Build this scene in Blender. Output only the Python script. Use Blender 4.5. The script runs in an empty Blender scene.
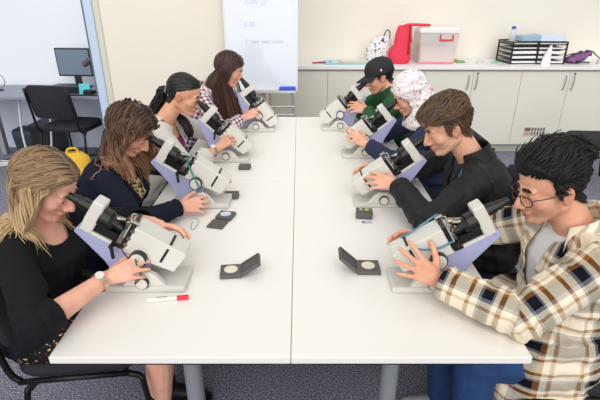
import bpy, bmesh, math, random
import numpy as np
from mathutils import Vector, Matrix, Quaternion
from mathutils.bvhtree import BVHTree
random.seed(7); rng = np.random.default_rng(7)
PI = math.pi
SC = bpy.context.scene
COL = SC.collection
V = Vector

# ------------------------------------------------------------------ materials
def srgb(r, g, b):
    f = lambda c: (c/255/12.92) if c/255 <= .04045 else ((c/255+.055)/1.055)**2.4
    return (f(r), f(g), f(b), 1)

MATS = {}
def mat(name, col, rough=.5, metal=0, spec=.5, bump=0, bscale=60, var=0, vscale=8, coat=0, trans=0, alpha=1, emit=0):
    if name in MATS: return MATS[name]
    m = bpy.data.materials.new(name); m.use_nodes = True
    nt = m.node_tree; N = nt.nodes; L = nt.links
    b = N['Principled BSDF']
    c = srgb(*col)
    b.inputs['Base Color'].default_value = c
    b.inputs['Roughness'].default_value = rough
    b.inputs['Metallic'].default_value = metal
    b.inputs['Specular IOR Level'].default_value = spec
    b.inputs['Coat Weight'].default_value = coat
    b.inputs['Transmission Weight'].default_value = trans
    b.inputs['Alpha'].default_value = alpha
    if emit:
        b.inputs['Emission Color'].default_value = c
        b.inputs['Emission Strength'].default_value = emit
    tc = N.new('ShaderNodeTexCoord')
    if var:
        n = N.new('ShaderNodeTexNoise'); n.inputs['Scale'].default_value = vscale; n.inputs['Detail'].default_value = 4
        L.new(tc.outputs['Object'], n.inputs['Vector'])
        mr = N.new('ShaderNodeMapRange'); mr.inputs['From Min'].default_value = .3; mr.inputs['From Max'].default_value = .7
        mr.inputs['To Min'].default_value = 1-var; mr.inputs['To Max'].default_value = 1+var
        L.new(n.outputs['Fac'], mr.inputs['Value'])
        mx = N.new('ShaderNodeMix'); mx.data_type = 'RGBA'; mx.blend_type = 'MULTIPLY'; mx.inputs['Factor'].default_value = 1
        mx.inputs['A'].default_value = c
        L.new(mr.outputs['Result'], mx.inputs['B']); L.new(mx.outputs['Result'], b.inputs['Base Color'])
    if bump:
        n = N.new('ShaderNodeTexNoise'); n.inputs['Scale'].default_value = bscale; n.inputs['Detail'].default_value = 5
        L.new(tc.outputs['Object'], n.inputs['Vector'])
        bp = N.new('ShaderNodeBump'); bp.inputs['Strength'].default_value = bump; bp.inputs['Distance'].default_value = .004
        L.new(n.outputs['Fac'], bp.inputs['Height']); L.new(bp.outputs['Normal'], b.inputs['Normal'])
    MATS[name] = m
    return m

def ramp_node(N, stops, interp='CONSTANT'):
    r = N.new('ShaderNodeValToRGB'); cr = r.color_ramp; cr.interpolation = interp
    while len(cr.elements) > 1: cr.elements.remove(cr.elements[-1])
    cr.elements[0].position = stops[0][0]; cr.elements[0].color = srgb(*stops[0][1])
    for p, c in stops[1:]:
        e = cr.elements.new(p); e.color = srgb(*c)
    return r

def carpet_mat():
    m = bpy.data.materials.new('carpet'); m.use_nodes = True
    N = m.node_tree.nodes; L = m.node_tree.links; b = N['Principled BSDF']
    tc = N.new('ShaderNodeTexCoord')
    n = N.new('ShaderNodeTexNoise'); n.inputs['Scale'].default_value = 130; n.inputs['Detail'].default_value = 3; n.inputs['Roughness'].default_value = .7
    L.new(tc.outputs['Object'], n.inputs['Vector'])
    r = ramp_node(N, [(.30, (58, 60, 72)), (.46, (108, 110, 126)), (.56, (150, 152, 168)), (.68, (212, 212, 222))], 'LINEAR')
    L.new(n.outputs['Fac'], r.inputs['Fac']); L.new(r.outputs['Color'], b.inputs['Base Color'])
    b.inputs['Roughness'].default_value = .95; b.inputs['Specular IOR Level'].default_value = .1
    bp = N.new('ShaderNodeBump'); bp.inputs['Strength'].default_value = .6; bp.inputs['Distance'].default_value = .006
    L.new(n.outputs['Fac'], bp.inputs['Height']); L.new(bp.outputs['Normal'], b.inputs['Normal'])
    return m

def plaid_mat(name, period, ustops, vstops, rough=.85, tw=900):
    """woven check: warp and weft stripes mixed half and half, from the garment's own uv"""
    m = bpy.data.materials.new(name); m.use_nodes = True
    N = m.node_tree.nodes; L = m.node_tree.links; b = N['Principled BSDF']
    uv = N.new('ShaderNodeUVMap'); uv.uv_map = 'cloth'
    sp = N.new('ShaderNodeSeparateXYZ'); L.new(uv.outputs['UV'], sp.inputs[0])
    cols = []
    for ax, st in (('X', ustops), ('Y', vstops)):
        d = N.new('ShaderNodeMath'); d.operation = 'DIVIDE'; d.inputs[1].default_value = period
        L.new(sp.outputs[ax], d.inputs[0])
        f = N.new('ShaderNodeMath'); f.operation = 'FRACT'; L.new(d.outputs[0], f.inputs[0])
        r = ramp_node(N, st); L.new(f.outputs[0], r.inputs['Fac']); cols.append(r)
    mx = N.new('ShaderNodeMix'); mx.data_type = 'RGBA'; mx.inputs['Factor'].default_value = .5
    L.new(cols[0].outputs['Color'], mx.inputs['A']); L.new(cols[1].outputs['Color'], mx.inputs['B'])
    L.new(mx.outputs['Result'], b.inputs['Base Color'])
    b.inputs['Roughness'].default_value = rough; b.inputs['Specular IOR Level'].default_value = .15
    tc = N.new('ShaderNodeTexCoord')
    n = N.new('ShaderNodeTexNoise'); n.inputs['Scale'].default_value = 60; n.inputs['Detail'].default_value = 5
    L.new(tc.outputs['Object'], n.inputs['Vector'])
    bp = N.new('ShaderNodeBump'); bp.inputs['Strength'].default_value = .25; bp.inputs['Distance'].default_value = .004
    L.new(n.outputs['Fac'], bp.inputs['Height']); L.new(bp.outputs['Normal'], b.inputs['Normal'])
    return m

def blotch_mat(name, base, spots, scale, rough=.8, thr=.42, scale2=None):
    """cloth printed with small blotches: leopard, flowers, sprigs"""
    m = bpy.data.materials.new(name); m.use_nodes = True
    N = m.node_tree.nodes; L = m.node_tree.links; b = N['Principled BSDF']
    tc = N.new('ShaderNodeTexCoord')
    cur = None
    for i, (c, t, s) in enumerate(spots):
        n = N.new('ShaderNodeTexNoise'); n.inputs['Scale'].default_value = scale*s; n.inputs['Detail'].default_value = 1.5
        mp = N.new('ShaderNodeMapping'); mp.inputs['Location'].default_value = (3.1*i, 1.7*i, 5.3*i)
        L.new(tc.outputs['Object'], mp.inputs['Vector']); L.new(mp.outputs['Vector'], n.inputs['Vector'])
        g = N.new('ShaderNodeMath'); g.operation = 'GREATER_THAN'; g.inputs[1].default_value = t
        L.new(n.outputs['Fac'], g.inputs[0])
        mx = N.new('ShaderNodeMix'); mx.data_type = 'RGBA'; L.new(g.outputs[0], mx.inputs['Factor'])
        if cur is None: mx.inputs['A'].default_value = srgb(*base)
        else: L.new(cur, mx.inputs['A'])
        mx.inputs['B'].default_value = srgb(*c); cur = mx.outputs['Result']
    L.new(cur, b.inputs['Base Color'])
    b.inputs['Roughness'].default_value = rough; b.inputs['Specular IOR Level'].default_value = .2
    return m

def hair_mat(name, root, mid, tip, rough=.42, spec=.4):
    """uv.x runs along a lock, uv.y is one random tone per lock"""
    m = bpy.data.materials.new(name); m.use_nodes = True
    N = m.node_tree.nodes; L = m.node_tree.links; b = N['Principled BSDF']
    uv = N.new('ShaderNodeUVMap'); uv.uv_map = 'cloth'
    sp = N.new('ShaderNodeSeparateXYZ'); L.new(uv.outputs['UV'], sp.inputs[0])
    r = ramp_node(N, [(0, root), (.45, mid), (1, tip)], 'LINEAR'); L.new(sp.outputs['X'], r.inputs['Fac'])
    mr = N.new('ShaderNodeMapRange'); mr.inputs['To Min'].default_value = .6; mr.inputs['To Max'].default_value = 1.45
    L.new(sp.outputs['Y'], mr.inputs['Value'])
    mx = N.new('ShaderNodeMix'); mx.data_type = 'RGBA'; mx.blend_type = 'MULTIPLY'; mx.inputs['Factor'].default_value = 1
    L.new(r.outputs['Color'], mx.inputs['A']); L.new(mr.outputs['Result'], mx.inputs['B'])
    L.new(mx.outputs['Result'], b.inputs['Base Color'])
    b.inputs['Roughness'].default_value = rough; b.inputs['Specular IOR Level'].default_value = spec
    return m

def skin_mat(name, col, lip):
    """skin with a real lip and cheek colour stored per point"""
    m = bpy.data.materials.new(name); m.use_nodes = True
    N = m.node_tree.nodes; L = m.node_tree.links; b = N['Principled BSDF']
    at = N.new('ShaderNodeAttribute'); at.attribute_name = 'flush'
    sp = N.new('ShaderNodeSeparateXYZ'); L.new(at.outputs['Vector'], sp.inputs[0])
    tc = N.new('ShaderNodeTexCoord')
    n = N.new('ShaderNodeTexNoise'); n.inputs['Scale'].default_value = 22; n.inputs['Detail'].default_value = 3
    L.new(tc.outputs['Object'], n.inputs['Vector'])
    d = tuple(max(0, int(c*k)) for c, k in zip(col, (.97, .91, .89)))
    r = ramp_node(N, [(.35, col), (.7, d)], 'LINEAR'); L.new(n.outputs['Fac'], r.inputs['Fac'])
    mx = N.new('ShaderNodeMix'); mx.data_type = 'RGBA'; L.new(sp.outputs['X'], mx.inputs['Factor'])
    L.new(r.outputs['Color'], mx.inputs['A']); mx.inputs['B'].default_value = srgb(*lip)
    m2 = N.new('ShaderNodeMix'); m2.data_type = 'RGBA'; L.new(sp.outputs['Y'], m2.inputs['Factor'])
    L.new(mx.outputs['Result'], m2.inputs['A']); m2.inputs['B'].default_value = srgb(*[int(c*.55) for c in col])
    L.new(m2.outputs['Result'], b.inputs['Base Color'])
    b.inputs['Roughness'].default_value = .5; b.inputs['Specular IOR Level'].default_value = .35
    b.inputs['Subsurface Weight'].default_value = .12
    b.inputs['Subsurface Radius'].default_value = (.012, .005, .003)
    b.inputs['Subsurface Scale'].default_value = .5
    return m

# ------------------------------------------------------------------ mesh helpers
def link(o, parent=None):
    COL.objects.link(o)
    if parent is not None: o.parent = parent
    return o
def obj(name, bm, m, parent=None, smooth=None, bevel=0, recalc=True):
    if recalc: bmesh.ops.recalc_face_normals(bm, faces=bm.faces)
    me = bpy.data.meshes.new(name); bm.to_mesh(me); bm.free()
    me.materials.append(m)
    o = bpy.data.objects.new(name, me); link(o, parent)
    if smooth is not None:
        for p in me.polygons: p.use_smooth = True
        if smooth < 180:
            try: me.set_sharp_from_angle(angle=math.radians(smooth))
            except Exception: pass
    if bevel:
        bv = o.modifiers.new('bevel', 'BEVEL'); bv.width = bevel; bv.segments = 2; bv.limit_method = 'ANGLE'; bv.angle_limit = math.radians(40)
    return o
def thing(name, label, cat, loc=(0, 0, 0), rz=0, group=None):
    o = bpy.data.objects.new(name, None); o.empty_display_size = .05; link(o)
    o.location = loc; o.rotation_euler = (0, 0, rz)
    return tag(o, label, cat, group)
def tag(o, label, cat, group=None):
    o['label'] = label; o['category'] = cat
    if group: o['group'] = group
    return o
def struct(name, bm, m, parent=None, bevel=0):
    o = obj(name, bm, m, parent, bevel=bevel)
    if parent is None: o['kind'] = 'structure'
    return o
def dup(root, loc, rz, label, group=None):
    r = root.copy(); link(r); r.location = loc; r.rotation_euler = (0, 0, rz); r['label'] = label
    if group: r['group'] = group
    for ch in list(root.children):
        c = ch.copy(); link(c, r)
        for g in ch.children:
            d = g.copy(); link(d, c)
    return r
BM = bmesh.new
def box(bm, x0, x1, y0, y1, z0, z1, M=None):
    r = bmesh.ops.create_cube(bm, size=1)['verts']
    T = Matrix.Translation(((x0+x1)/2, (y0+y1)/2, (z0+z1)/2)) @ Matrix.Diagonal((abs(x1-x0), abs(y1-y0), abs(z1-z0), 1))
    if M is not None: T = M @ T
    for v in r: v.co = T @ v.co
    return r
def cyl(bm, a, b, ra, rb=None, seg=20, caps=True):
    a = V(a); b = V(b); rb = ra if rb is None else rb
    d = b-a; q = d.to_track_quat('Z', 'Y').to_matrix().to_4x4()
    r = bmesh.ops.create_cone(bm, cap_ends=caps, segments=seg, radius1=ra, radius2=rb, depth=d.length)['verts']
    T = Matrix.Translation((a+b)/2) @ q
    for v in r: v.co = T @ v.co
    return r
def ell(bm, c, r, R=None, seg=20):
    vs = bmesh.ops.create_uvsphere(bm, u_segments=seg, v_segments=max(8, seg*2//3), radius=1)['verts']
    T = Matrix.Translation(c) @ (R.to_4x4() if R is not None else Matrix()) @ Matrix.Diagonal((*r, 1))
    for v in vs: v.co = T @ v.co
    return vs
def cap(bm, a, b, ra, rb=None, seg=14):
    """tapered limb with round ends, closed"""
    a = V(a); b = V(b); rb = ra if rb is None else rb
    d = b-a; ln = d.length
    if ln < 1e-5: return ell(bm, a, (ra,)*3, seg=seg)
    q = d.to_track_quat('Z', 'Y').to_matrix(); rows = []
    prof = [(-ra*math.cos(t), ra*math.sin(t)) for t in (.35, .7, 1.1, PI/2)] + [(ln+rb*math.cos(t), rb*math.sin(t)) for t in (PI/2, 1.1, .7, .35)]
    for z, r in prof:
        rows.append([bm.verts.new(a + q @ V((r*math.cos(k*2*PI/seg), r*math.sin(k*2*PI/seg), z))) for k in range(seg)])
    for r0, r1 in zip(rows, rows[1:]):
        for k in range(seg): bm.faces.new((r0[k], r0[(k+1) % seg], r1[(k+1) % seg], r1[k]))
    p0 = bm.verts.new(a - q @ V((0, 0, ra))); p1 = bm.verts.new(b + q @ V((0, 0, rb)))
    for k in range(seg):
        bm.faces.new((p0, rows[0][(k+1) % seg], rows[0][k])); bm.faces.new((p1, rows[-1][k], rows[-1][(k+1) % seg]))
def loft(bm, stations, seg=28, pw=2.4):
    """closed body of superellipse rings: (centre, right axis, half width, front axis, half depth)"""
    rows = []
    for c, rx, w, fx, d in stations:
        row = []
        for k in range(seg):
            t = 2*PI*k/seg; ct, st = math.cos(t), math.sin(t)
            row.append(bm.verts.new(V(c) + V(rx)*(w*math.copysign(abs(ct)**(2/pw), ct)) + V(fx)*(d*math.copysign(abs(st)**(2/pw), st))))
        rows.append(row)
    for r0, r1 in zip(rows, rows[1:]):
        for k in range(seg): bm.faces.new((r0[k], r0[(k+1) % seg], r1[(k+1) % seg], r1[k]))
    bm.faces.new(rows[0][::-1]); bm.faces.new(rows[-1])
def smooth_path(pts, n=8):
    P = [V(p) for p in pts]
    if len(P) < 3: return P
    out = []
    Q = [P[0]*2-P[1]] + P + [P[-1]*2-P[-2]]
    for i in range(1, len(Q)-2):
        for k in range(n):
            t = k/n; a, b, c, d = Q[i-1:i+3]
            out.append(.5*((2*b)+(c-a)*t+(2*a-5*b+4*c-d)*t*t+(3*b-a-3*c+d)*t**3))
    out.append(P[-1]); return out
def tube(bm, pts, r, seg=10, sm=0, rfun=None, flat=1.0, up=None):
    P = smooth_path(pts, sm) if sm else [V(p) for p in pts]
    rows = []; n = len(P)
    t0 = (P[1]-P[0]).normalized()
    u = V(up) if up is not None else (V((0, 0, 1)) if abs(t0.z) < .9 else V((1, 0, 0)))
    u = (u - t0*u.dot(t0)).normalized()
    for i, p in enumerate(P):
        t = (P[min(i+1, n-1)]-P[max(i-1, 0)])
        if t.length > 1e-9: t0 = t.normalized()
        u = (u - t0*u.dot(t0))
        u = u.normalized() if u.length > 1e-6 else t0.orthogonal().normalized()
        w = t0.cross(u); rr = r*(rfun(i/(n-1)) if rfun else 1)
        rows.append([bm.verts.new(p + w*(rr*math.cos(2*PI*k/seg)) + u*(rr*flat*math.sin(2*PI*k/seg))) for k in range(seg)])
    for r0, r1 in zip(rows, rows[1:]):
        for k in range(seg): bm.faces.new((r0[k], r0[(k+1) % seg], r1[(k+1) % seg], r1[k]))
    if seg > 2: bm.faces.new(rows[0][::-1]); bm.faces.new(rows[-1])
    return rows
def extrude_poly(bm, pts, y0, y1, M=None):
    """outline in x,z pushed from y0 to y1"""
    a = [bm.verts.new((x, y0, z)) for x, z in pts]; b = [bm.verts.new((x, y1, z)) for x, z in pts]
    n = len(pts)
    bm.faces.new(a); bm.faces.new(b[::-1])
    for i in range(n): bm.faces.new((a[i], b[i], b[(i+1) % n], a[(i+1) % n]))
    if M is not None:
        for v in a+b: v.co = M @ v.co
    return a+b
def ring(bm, c, axis, R, r, seg=28, s2=8):
    q = V(axis).to_track_quat('Z', 'Y').to_matrix(); rows = []
    for i in range(seg):
        t = 2*PI*i/seg
        rows.append([bm.verts.new(V(c) + q @ V(((R+r*math.cos(p))*math.cos(t), (R+r*math.cos(p))*math.sin(t), r*math.sin(p)))) for p in [2*PI*k/s2 for k in range(s2)]])
    for i in range(seg):
        for k in range(s2): bm.faces.new((rows[i][k], rows[(i+1) % seg][k], rows[(i+1) % seg][(k+1) % s2], rows[i][(k+1) % s2]))

# ------------------------------------------------------------------ camera
def make_camera():
    f, pit, yaw, roll = 458.73, .42548, .00294, .00219
    fw = V((math.sin(yaw)*math.cos(pit), math.cos(yaw)*math.cos(pit), -math.sin(pit)))
    r = V((math.cos(yaw), -math.sin(yaw), 0)); u = r.cross(fw)
    r2 = math.cos(roll)*r + math.sin(roll)*u; u2 = -math.sin(roll)*r + math.cos(roll)*u
    cd = bpy.data.cameras.new('camera'); cd.sensor_width = 36; cd.lens = 36*f/600; cd.clip_start = .05
    co = bpy.data.objects.new('camera', cd); link(co)
    M = Matrix((r2, u2, -fw)).transposed().to_4x4(); M.translation = (.02247, -1.0163, 1.68923)
    co.matrix_world = M; SC.camera = co
make_camera()
# ------------------------------------------------------------------ setting
WALL = mat('cream_wall', (236, 230, 217), .8, var=.015, vscale=1.5)
WBACK = mat('pale_wall', (236, 231, 221), .8, var=.015, vscale=1.5)
ALC = mat('alcove_wall', (233, 238, 246), .6)
bm = BM(); box(bm, -5, 5.5, -3, 5.2, -.05, 0); struct('floor', bm, carpet_mat())
bm = BM(); box(bm, -.34, 5.5, 4.66, 4.8, 0, 2.8); struct('wall_back', bm, WBACK)
bm = BM(); box(bm, -1.90, -.30, 3.52, 3.64, 0, 2.8); struct('wall_partition', bm, WALL)
bm = BM(); box(bm, -.42, -.30, 3.64, 4.66, 0, 2.8); struct('wall_return', bm, WBACK)
bm = BM(); box(bm, -5, -1.78, 4.32, 4.44, 0, 2.8); struct('wall_alcove', bm, ALC)
bm = BM(); box(bm, -1.90, -1.78, 3.64, 4.32, 0, 2.8); struct('wall_alcove_end', bm, ALC)
bm = BM(); box(bm, -1.935, -1.855, 3.49, 3.66, 0, 2.8); struct('trim_1', bm, mat('pale_blue_paint', (194, 213, 236), .45), bevel=.004)
bm = BM(); box(bm, -1.855, -1.80, 3.505, 3.53, 0, 2.8); struct('trim_2', bm, mat('putty_paint', (214, 211, 198), .5), bevel=.003)
bm = BM(); box(bm, -1.945, -1.935, 3.485, 3.52, 0, 2.8); struct('trim_3', bm, mat('dark_seal', (92, 112, 140), .5))

# ------------------------------------------------------------------ cabinets and worktop
CAB = mat('cabinet_cream', (224, 222, 210), .5); CABG = mat('cabinet_gap', (196, 194, 184), .7)
STEEL = mat('brushed_steel', (176, 176, 172), .35, .9); BLK = mat('black_plastic', (26, 26, 28), .42)
PLINTH = mat('plinth_grey', (178, 177, 168), .6)
def cabinet(x0, x1, label, doors, handles=True):
    t = thing('base_cabinet', label, 'cabinet', ((x0+x1)/2, 4.05, 0), 0, 'row of base cabinets along the back wall')
    w = (x1-x0)/2
    bm = BM(); box(bm, -w, w, .02, .58, .09, .925); obj('carcass', bm, CABG, t)
    bm = BM(); box(bm, -w, w, .05, .56, 0, .09); obj('plinth', bm, PLINTH, t)
    dw = 2*w/doors
    for k in range(doors):
        a = -w+k*dw
        bm = BM(); box(bm, a+.0018, a+dw-.0018, 0, .02, .10, .915); d = obj('door', bm, CAB, t, bevel=.003)
        hx = a+dw-.045 if (k % 2 == 0 and doors > 1) else a+.045
        bm = BM(); tube(bm, [(hx, 0, .87), (hx-.004, -.022, .865), (hx-.007, -.026, .80), (hx-.012, -.022, .735), (hx-.016, 0, .73)], .0055, 8, sm=4)
        obj('handle', bm, mat('handle_grey', (168, 164, 154), .4, .3), d, smooth=180)
        if k == 1 or doors == 1:
            bm = BM(); cyl(bm, (hx, .0, .893), (hx, -.006, .893), .010, seg=16); obj('lock', bm, mat('lock_dark', (70, 66, 60), .4, .6), d, smooth=40)
    return t
cabinet(-.295, .335, 'narrow cream cabinet mostly behind the whiteboard easel', 1)
cabinet(.335, 1.385, 'cream two door cabinet behind the person in the black cap', 2)
cabinet(1.385, 2.435, 'cream two door cabinet behind the person in the black jacket', 2)
c4 = cabinet(2.435, 3.485, 'cream two door cabinet at the right carrying a small printed notice', 2)
cabinet(3.485, 4.535, 'cream two door cabinet at the far right end of the row', 2)
bm = BM(); box(bm, -.295, 4.6, 4.02, 4.655, .935, .972)
tag(obj('worktop', bm, mat('white_laminate', (240, 239, 240), .35), bevel=.004), 'long white worktop running over the cream cabinets', 'worktop')
WT = .972
# small notice stuck on the cabinet door
t = thing('notice', 'small printed notice of grey columns and a pink block on the cabinet', 'notice', (2.70, 4.046, .20), 0)
bm = BM(); box(bm, -.125, .125, 0, .003, 0, .105); obj('card', bm, mat('paper_white', (228, 226, 218), .7), t)
bm = BM(); box(bm, -.118, -.05, -.0015, .001, .006, .05); obj('pink_block', bm, mat('notice_pink', (206, 160, 158), .7), t)
bm = BM(); box(bm, -.118, -.05, -.0015, .001, .056, .098); box(bm, -.11, -.06, -.002, .001, .068, .078)
obj('heading', bm, mat('notice_brown', (124, 108, 102), .7), t)
for k in range(5):
    bm = BM()
    for j in range(2): box(bm, -.042+k*.033, -.018+k*.033, -.0015, .001, .006+j*.05, .05+j*.048)
    obj('grey_column', bm, mat('notice_grey', (122, 120, 112), .7), t)

# ------------------------------------------------------------------ tables
TOPM = mat('table_white', (246, 244, 239), .38, spec=.4); LEGM = mat('leg_grey', (150, 154, 160), .4, .3)
EDGE = mat('table_edge', (240, 239, 233), .45)
def make_table():
    t = thing('folding_table', 'white flip top table at the near left of the four pushed together', 'table', (-.35, .70, 0), 0, 'four white tables pushed together')
    bm = BM(); box(bm, -.3492, .3492, -.6992, .6992, .705, .73); obj('tabletop', bm, TOPM, t, bevel=.003)
    for s in (-1, 1):
        y = s*.62
        bm = BM(); cyl(bm, (.04, y, .66), (.04, y, .06), .028, seg=24); obj('column', bm, LEGM, t, smooth=50)
        bm = BM(); box(bm, -.24, .30, y-.03, y+.03, .022, .062)
        f = obj('foot', bm, LEGM, t, bevel=.012)
        bm = BM()
        for x in (-.21, .27): cyl(bm, (x, y, 0), (x, y, .025), .022, seg=16)
        obj('glide', bm, BLK, f)
        bm = BM(); box(bm, -.22, .30, y-.035, y+.035, .655, .705); obj('bracket', bm, BLK, t, bevel=.008)
    bm = BM(); cyl(bm, (.04, -.62, .60), (.04, .62, .60), .018, seg=18); obj('crossbar', bm, LEGM, t, smooth=50)
    return t
tb = make_table()
dup(tb, (.35, .70, 0), PI, 'white flip top table at the near right of the four pushed together')
dup(tb, (-.35, 2.10, 0), 0, 'white flip top table at the far left of the four pushed together')
dup(tb, (.35, 2.10, 0), PI, 'white flip top table at the far right of the four pushed together')
# ------------------------------------------------------------------ chairs
FAB = mat('chair_fabric', (34, 35, 42), .85, bump=.3, bscale=220); TUBE = mat('chair_tube', (30, 30, 33), .35, .5)
def pad(bm, w, d, h, n=14, crown=.012, rnd=.09):
    """cushion slab with rounded corners, centred, top crowned"""
    pts = []
    for cx, cy, a0 in ((w-rnd, d-rnd, 0), (-w+rnd, d-rnd, 90), (-w+rnd, -d+rnd, 180), (w-rnd, -d+rnd, 270)):
        for k in range(6):
            a = math.radians(a0+k*18); pts.append((cx+rnd*math.cos(a), cy+rnd*math.sin(a)))
    rows = []
    for s, z in ((.97, 0), (1, .25), (1, .7), (.96, .95), (.8, 1.0), (.5, 1.0)):
        rows.append([bm.verts.new((x*s, y*s, z*h + (crown if s < .97 and z >= .95 else 0)*(1-s)*2)) for x, y in pts])
    m = len(pts)
    for r0, r1 in zip(rows, rows[1:]):
        for k in range(m): bm.faces.new((r0[k], r0[(k+1) % m], r1[(k+1) % m], r1[k]))
    bm.faces.new(rows[0][::-1]); bm.faces.new(rows[-1])
    return [v for r in rows for v in r]
def make_chair(label, loc, rz):
    t = thing('meeting_chair', label, 'chair', loc, rz, 'black meeting chairs')
    bm = BM(); pad(bm, .225, .23, .045); 
    for v in bm.verts: v.co.z += .43
    obj('seat', bm, FAB, t, smooth=50)
    bm = BM(); vs = pad(bm, .17, .225, .035, rnd=.05)
    R = Matrix.Translation((-.235, 0, .72)) @ Matrix.Rotation(math.radians(78), 4, 'Y')
    for v in vs:
        v.co.z += -.35*v.co.y**2*1.2
        v.co = R @ v.co
    obj('backrest', bm, FAB, t, smooth=50)
    for s in (-1, 1):
        y = .235*s
        bm = BM(); tube(bm, [(.17, y, .425), (.215, y, .405), (.225, y*1.02, .36), (.25, y*1.06, .006)], .0115, 10, sm=4); obj('leg', bm, TUBE, t, smooth=180)
        bm = BM(); tube(bm, [(-.14, y, .425), (-.17, y, .39), (-.185, y*1.02, .36), (-.25, y*1.06, .006)], .0115, 10, sm=4); obj('leg', bm, TUBE, t, smooth=180)
        bm = BM(); tube(bm, [(-.2, y, .425), (.18, y, .425)], .0115, 10); obj('side_rail', bm, TUBE, t, smooth=180)
        bm = BM(); tube(bm, [(-.19, y, .425), (-.225, y*.98, .47), (-.25, y*.96, .62), (-.29, y*.95, .86)], .0115, 10, sm=4); obj('back_upright', bm, TUBE, t, smooth=180)
    bm = BM(); tube(bm, [(.16, -.235, .42), (.16, .235, .42)], .010, 8); obj('cross_rail', bm, TUBE, t, smooth=180)
    return t
ch = make_chair('black meeting chair under the blonde woman nearest the left', (-.80, .46, 0), math.radians(7))
for lab, loc, rz in [
    ('black meeting chair under the woman in the leopard print top', (-.90, 1.04, 0), 0),
    ('black meeting chair under the woman in the grey cardigan', (-.86, 1.76, 0), 0),
    ('black meeting chair under the long haired woman in the checked shirt', (-.82, 2.42, 0), 0),
    ('black meeting chair under the man in the cream checked overshirt', (1.0, .36, 0), PI),
    ('black meeting chair under the young man in the black jacket', (.86, 1.02, 0), PI),
    ('black meeting chair under the person in the flowered headscarf', (.87, 1.77, 0), PI),
    ('black meeting chair under the man in the green top', (.85, 2.42, 0), PI),
    ('empty black meeting chair pulled up to the grey computer desk', (-2.30, 3.60, 0), math.radians(80)),
    ('empty black meeting chair by the cabinets at the right edge', (2.80, 3.08, 0), math.radians(176))]:
    dup(ch, loc, rz, lab)

# ------------------------------------------------------------------ computer corner
DESK = mat('desk_grey', (140, 145, 160), .45); DPAN = mat('panel_grey', (214, 222, 238), .55); DARK = mat('dark_device', (38, 44, 56), .35)
t = thing('computer_desk', 'grey desk with modesty panel in the alcove at the left', 'desk', (-2.9, 3.9, 0))
bm = BM(); box(bm, -1.4, 1.0, -.31, .34, .70, .73); obj('desktop', bm, DESK, t, bevel=.004)
bm = BM(); box(bm, -1.38, .98, .33, .36, .0, .70); obj('modesty_panel', bm, DPAN, t)
for x in (-.42, .93):
    bm = BM(); box(bm, x-.03, x+.03, .05, .12, .0, .70); obj('leg', bm, mat('desk_leg', (168, 172, 180), .4, .4), t, bevel=.006)
    bm = BM(); box(bm, x-.025, x+.025, -.17, .33, .60, .66); obj('side_beam', bm, MATS['desk_leg'], t)
t = thing('monitor', 'flat computer monitor standing on a black stand on the grey desk', 'monitor', (-2.37, 4.05, .73), math.radians(-4))
bm = BM(); box(bm, -.19, .19, -.02, .02, .13, .42); obj('housing', bm, DARK, t, bevel=.006)
bm = BM(); box(bm, -.175, .175, -.0225, -.019, .148, .405); obj('screen', bm, mat('screen_grey', (116, 132, 150), .25), t)
bm = BM(); box(bm, -.035, .035, .0, .03, .01, .2); box(bm, -.11, .11, -.09, .09, 0, .014); obj('stand', bm, DARK, t, bevel=.004)
t = thing('docking_unit', 'dark low computer unit lying in front of the monitor', 'computer', (-2.38, 3.83, .73), math.radians(-2))
bm = BM(); box(bm, -.155, .155, -.09, .09, .0, .075); obj('case', bm, DARK, t, bevel=.006)
bm = BM(); box(bm, -.14, .0, -.0915, -.088, .012, .02); obj('drive_slot', bm, BLK, t)
bm = BM(); box(bm, -.055, .055, -.004, .004, 0, .105, Matrix.Translation((-2.17, 3.72, .731)) @ Matrix.Rotation(math.radians(-12), 4, 'X'))
t = tag(obj('note_card', bm, mat('turquoise', (92, 214, 222), .5), bevel=.001), 'turquoise card leaning against the dark computer unit', 'card')
t = thing('desk_camera', 'small camera on a bent arm beside the monitor', 'camera', (-2.05, 3.80, .73), 0)
bm = BM(); cyl(bm, (0, 0, 0), (0, 0, .03), .06, seg=24); obj('base', bm, DARK, t, smooth=40)
bm = BM(); tube(bm, [(0, 0, .03), (.03, 0, .14), (.04, 0, .26), (.0, -.01, .34), (-.05, -.02, .32)], .012, 10, sm=5); obj('arm', bm, mat('warm_grey', (120, 108, 106), .4, .3), t, smooth=180)
bm = BM(); cyl(bm, (-.03, -.02, .335), (-.10, -.03, .285), .035, .028, seg=20); hd = obj('camera_head', bm, mat('camera_grey', (92, 80, 84), .35, .2), t, smooth=40)
bm = BM(); cyl(bm, (-.098, -.0298, .287), (-.106, -.031, .281), .018, seg=18); obj('lens', bm, mat('lens_pink', (196, 120, 132), .2), hd, smooth=40)
bm = BM(); box(bm, -.02, .02, -.015, .015, 0, .03); box(bm, -.06, .06, -.05, .03, 0, .012)
bm = BM(); vs = pad(bm, .05, .035, .035, rnd=.025)
for v in vs: v.co += V((-2.14, 3.74, .731))
tag(obj('computer_mouse', bm, BLK, smooth=60), 'black computer mouse at the right end of the grey desk', 'mouse')
bm = BM(); tube(bm, [(-2.42, 3.66, .736), (-2.25, 3.64, .738), (-2.1, 3.645, .738), (-2.0, 3.63, .738)], .007, 8, sm=5)
tag(obj('desk_cable', bm, BLK, smooth=180), 'black cable lying along the front of the grey desk', 'cable')
t = thing('wire_hoop', 'thin grey wire hoop on a small foot at the far left of the desk', 'stand', (-3.16, 3.92, .73), 0)
bm = BM(); ring(bm, (0, 0, .10), (0, 1, 0), .075, .005, 32, 6); obj('hoop', bm, LEGM, t, smooth=180)
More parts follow.
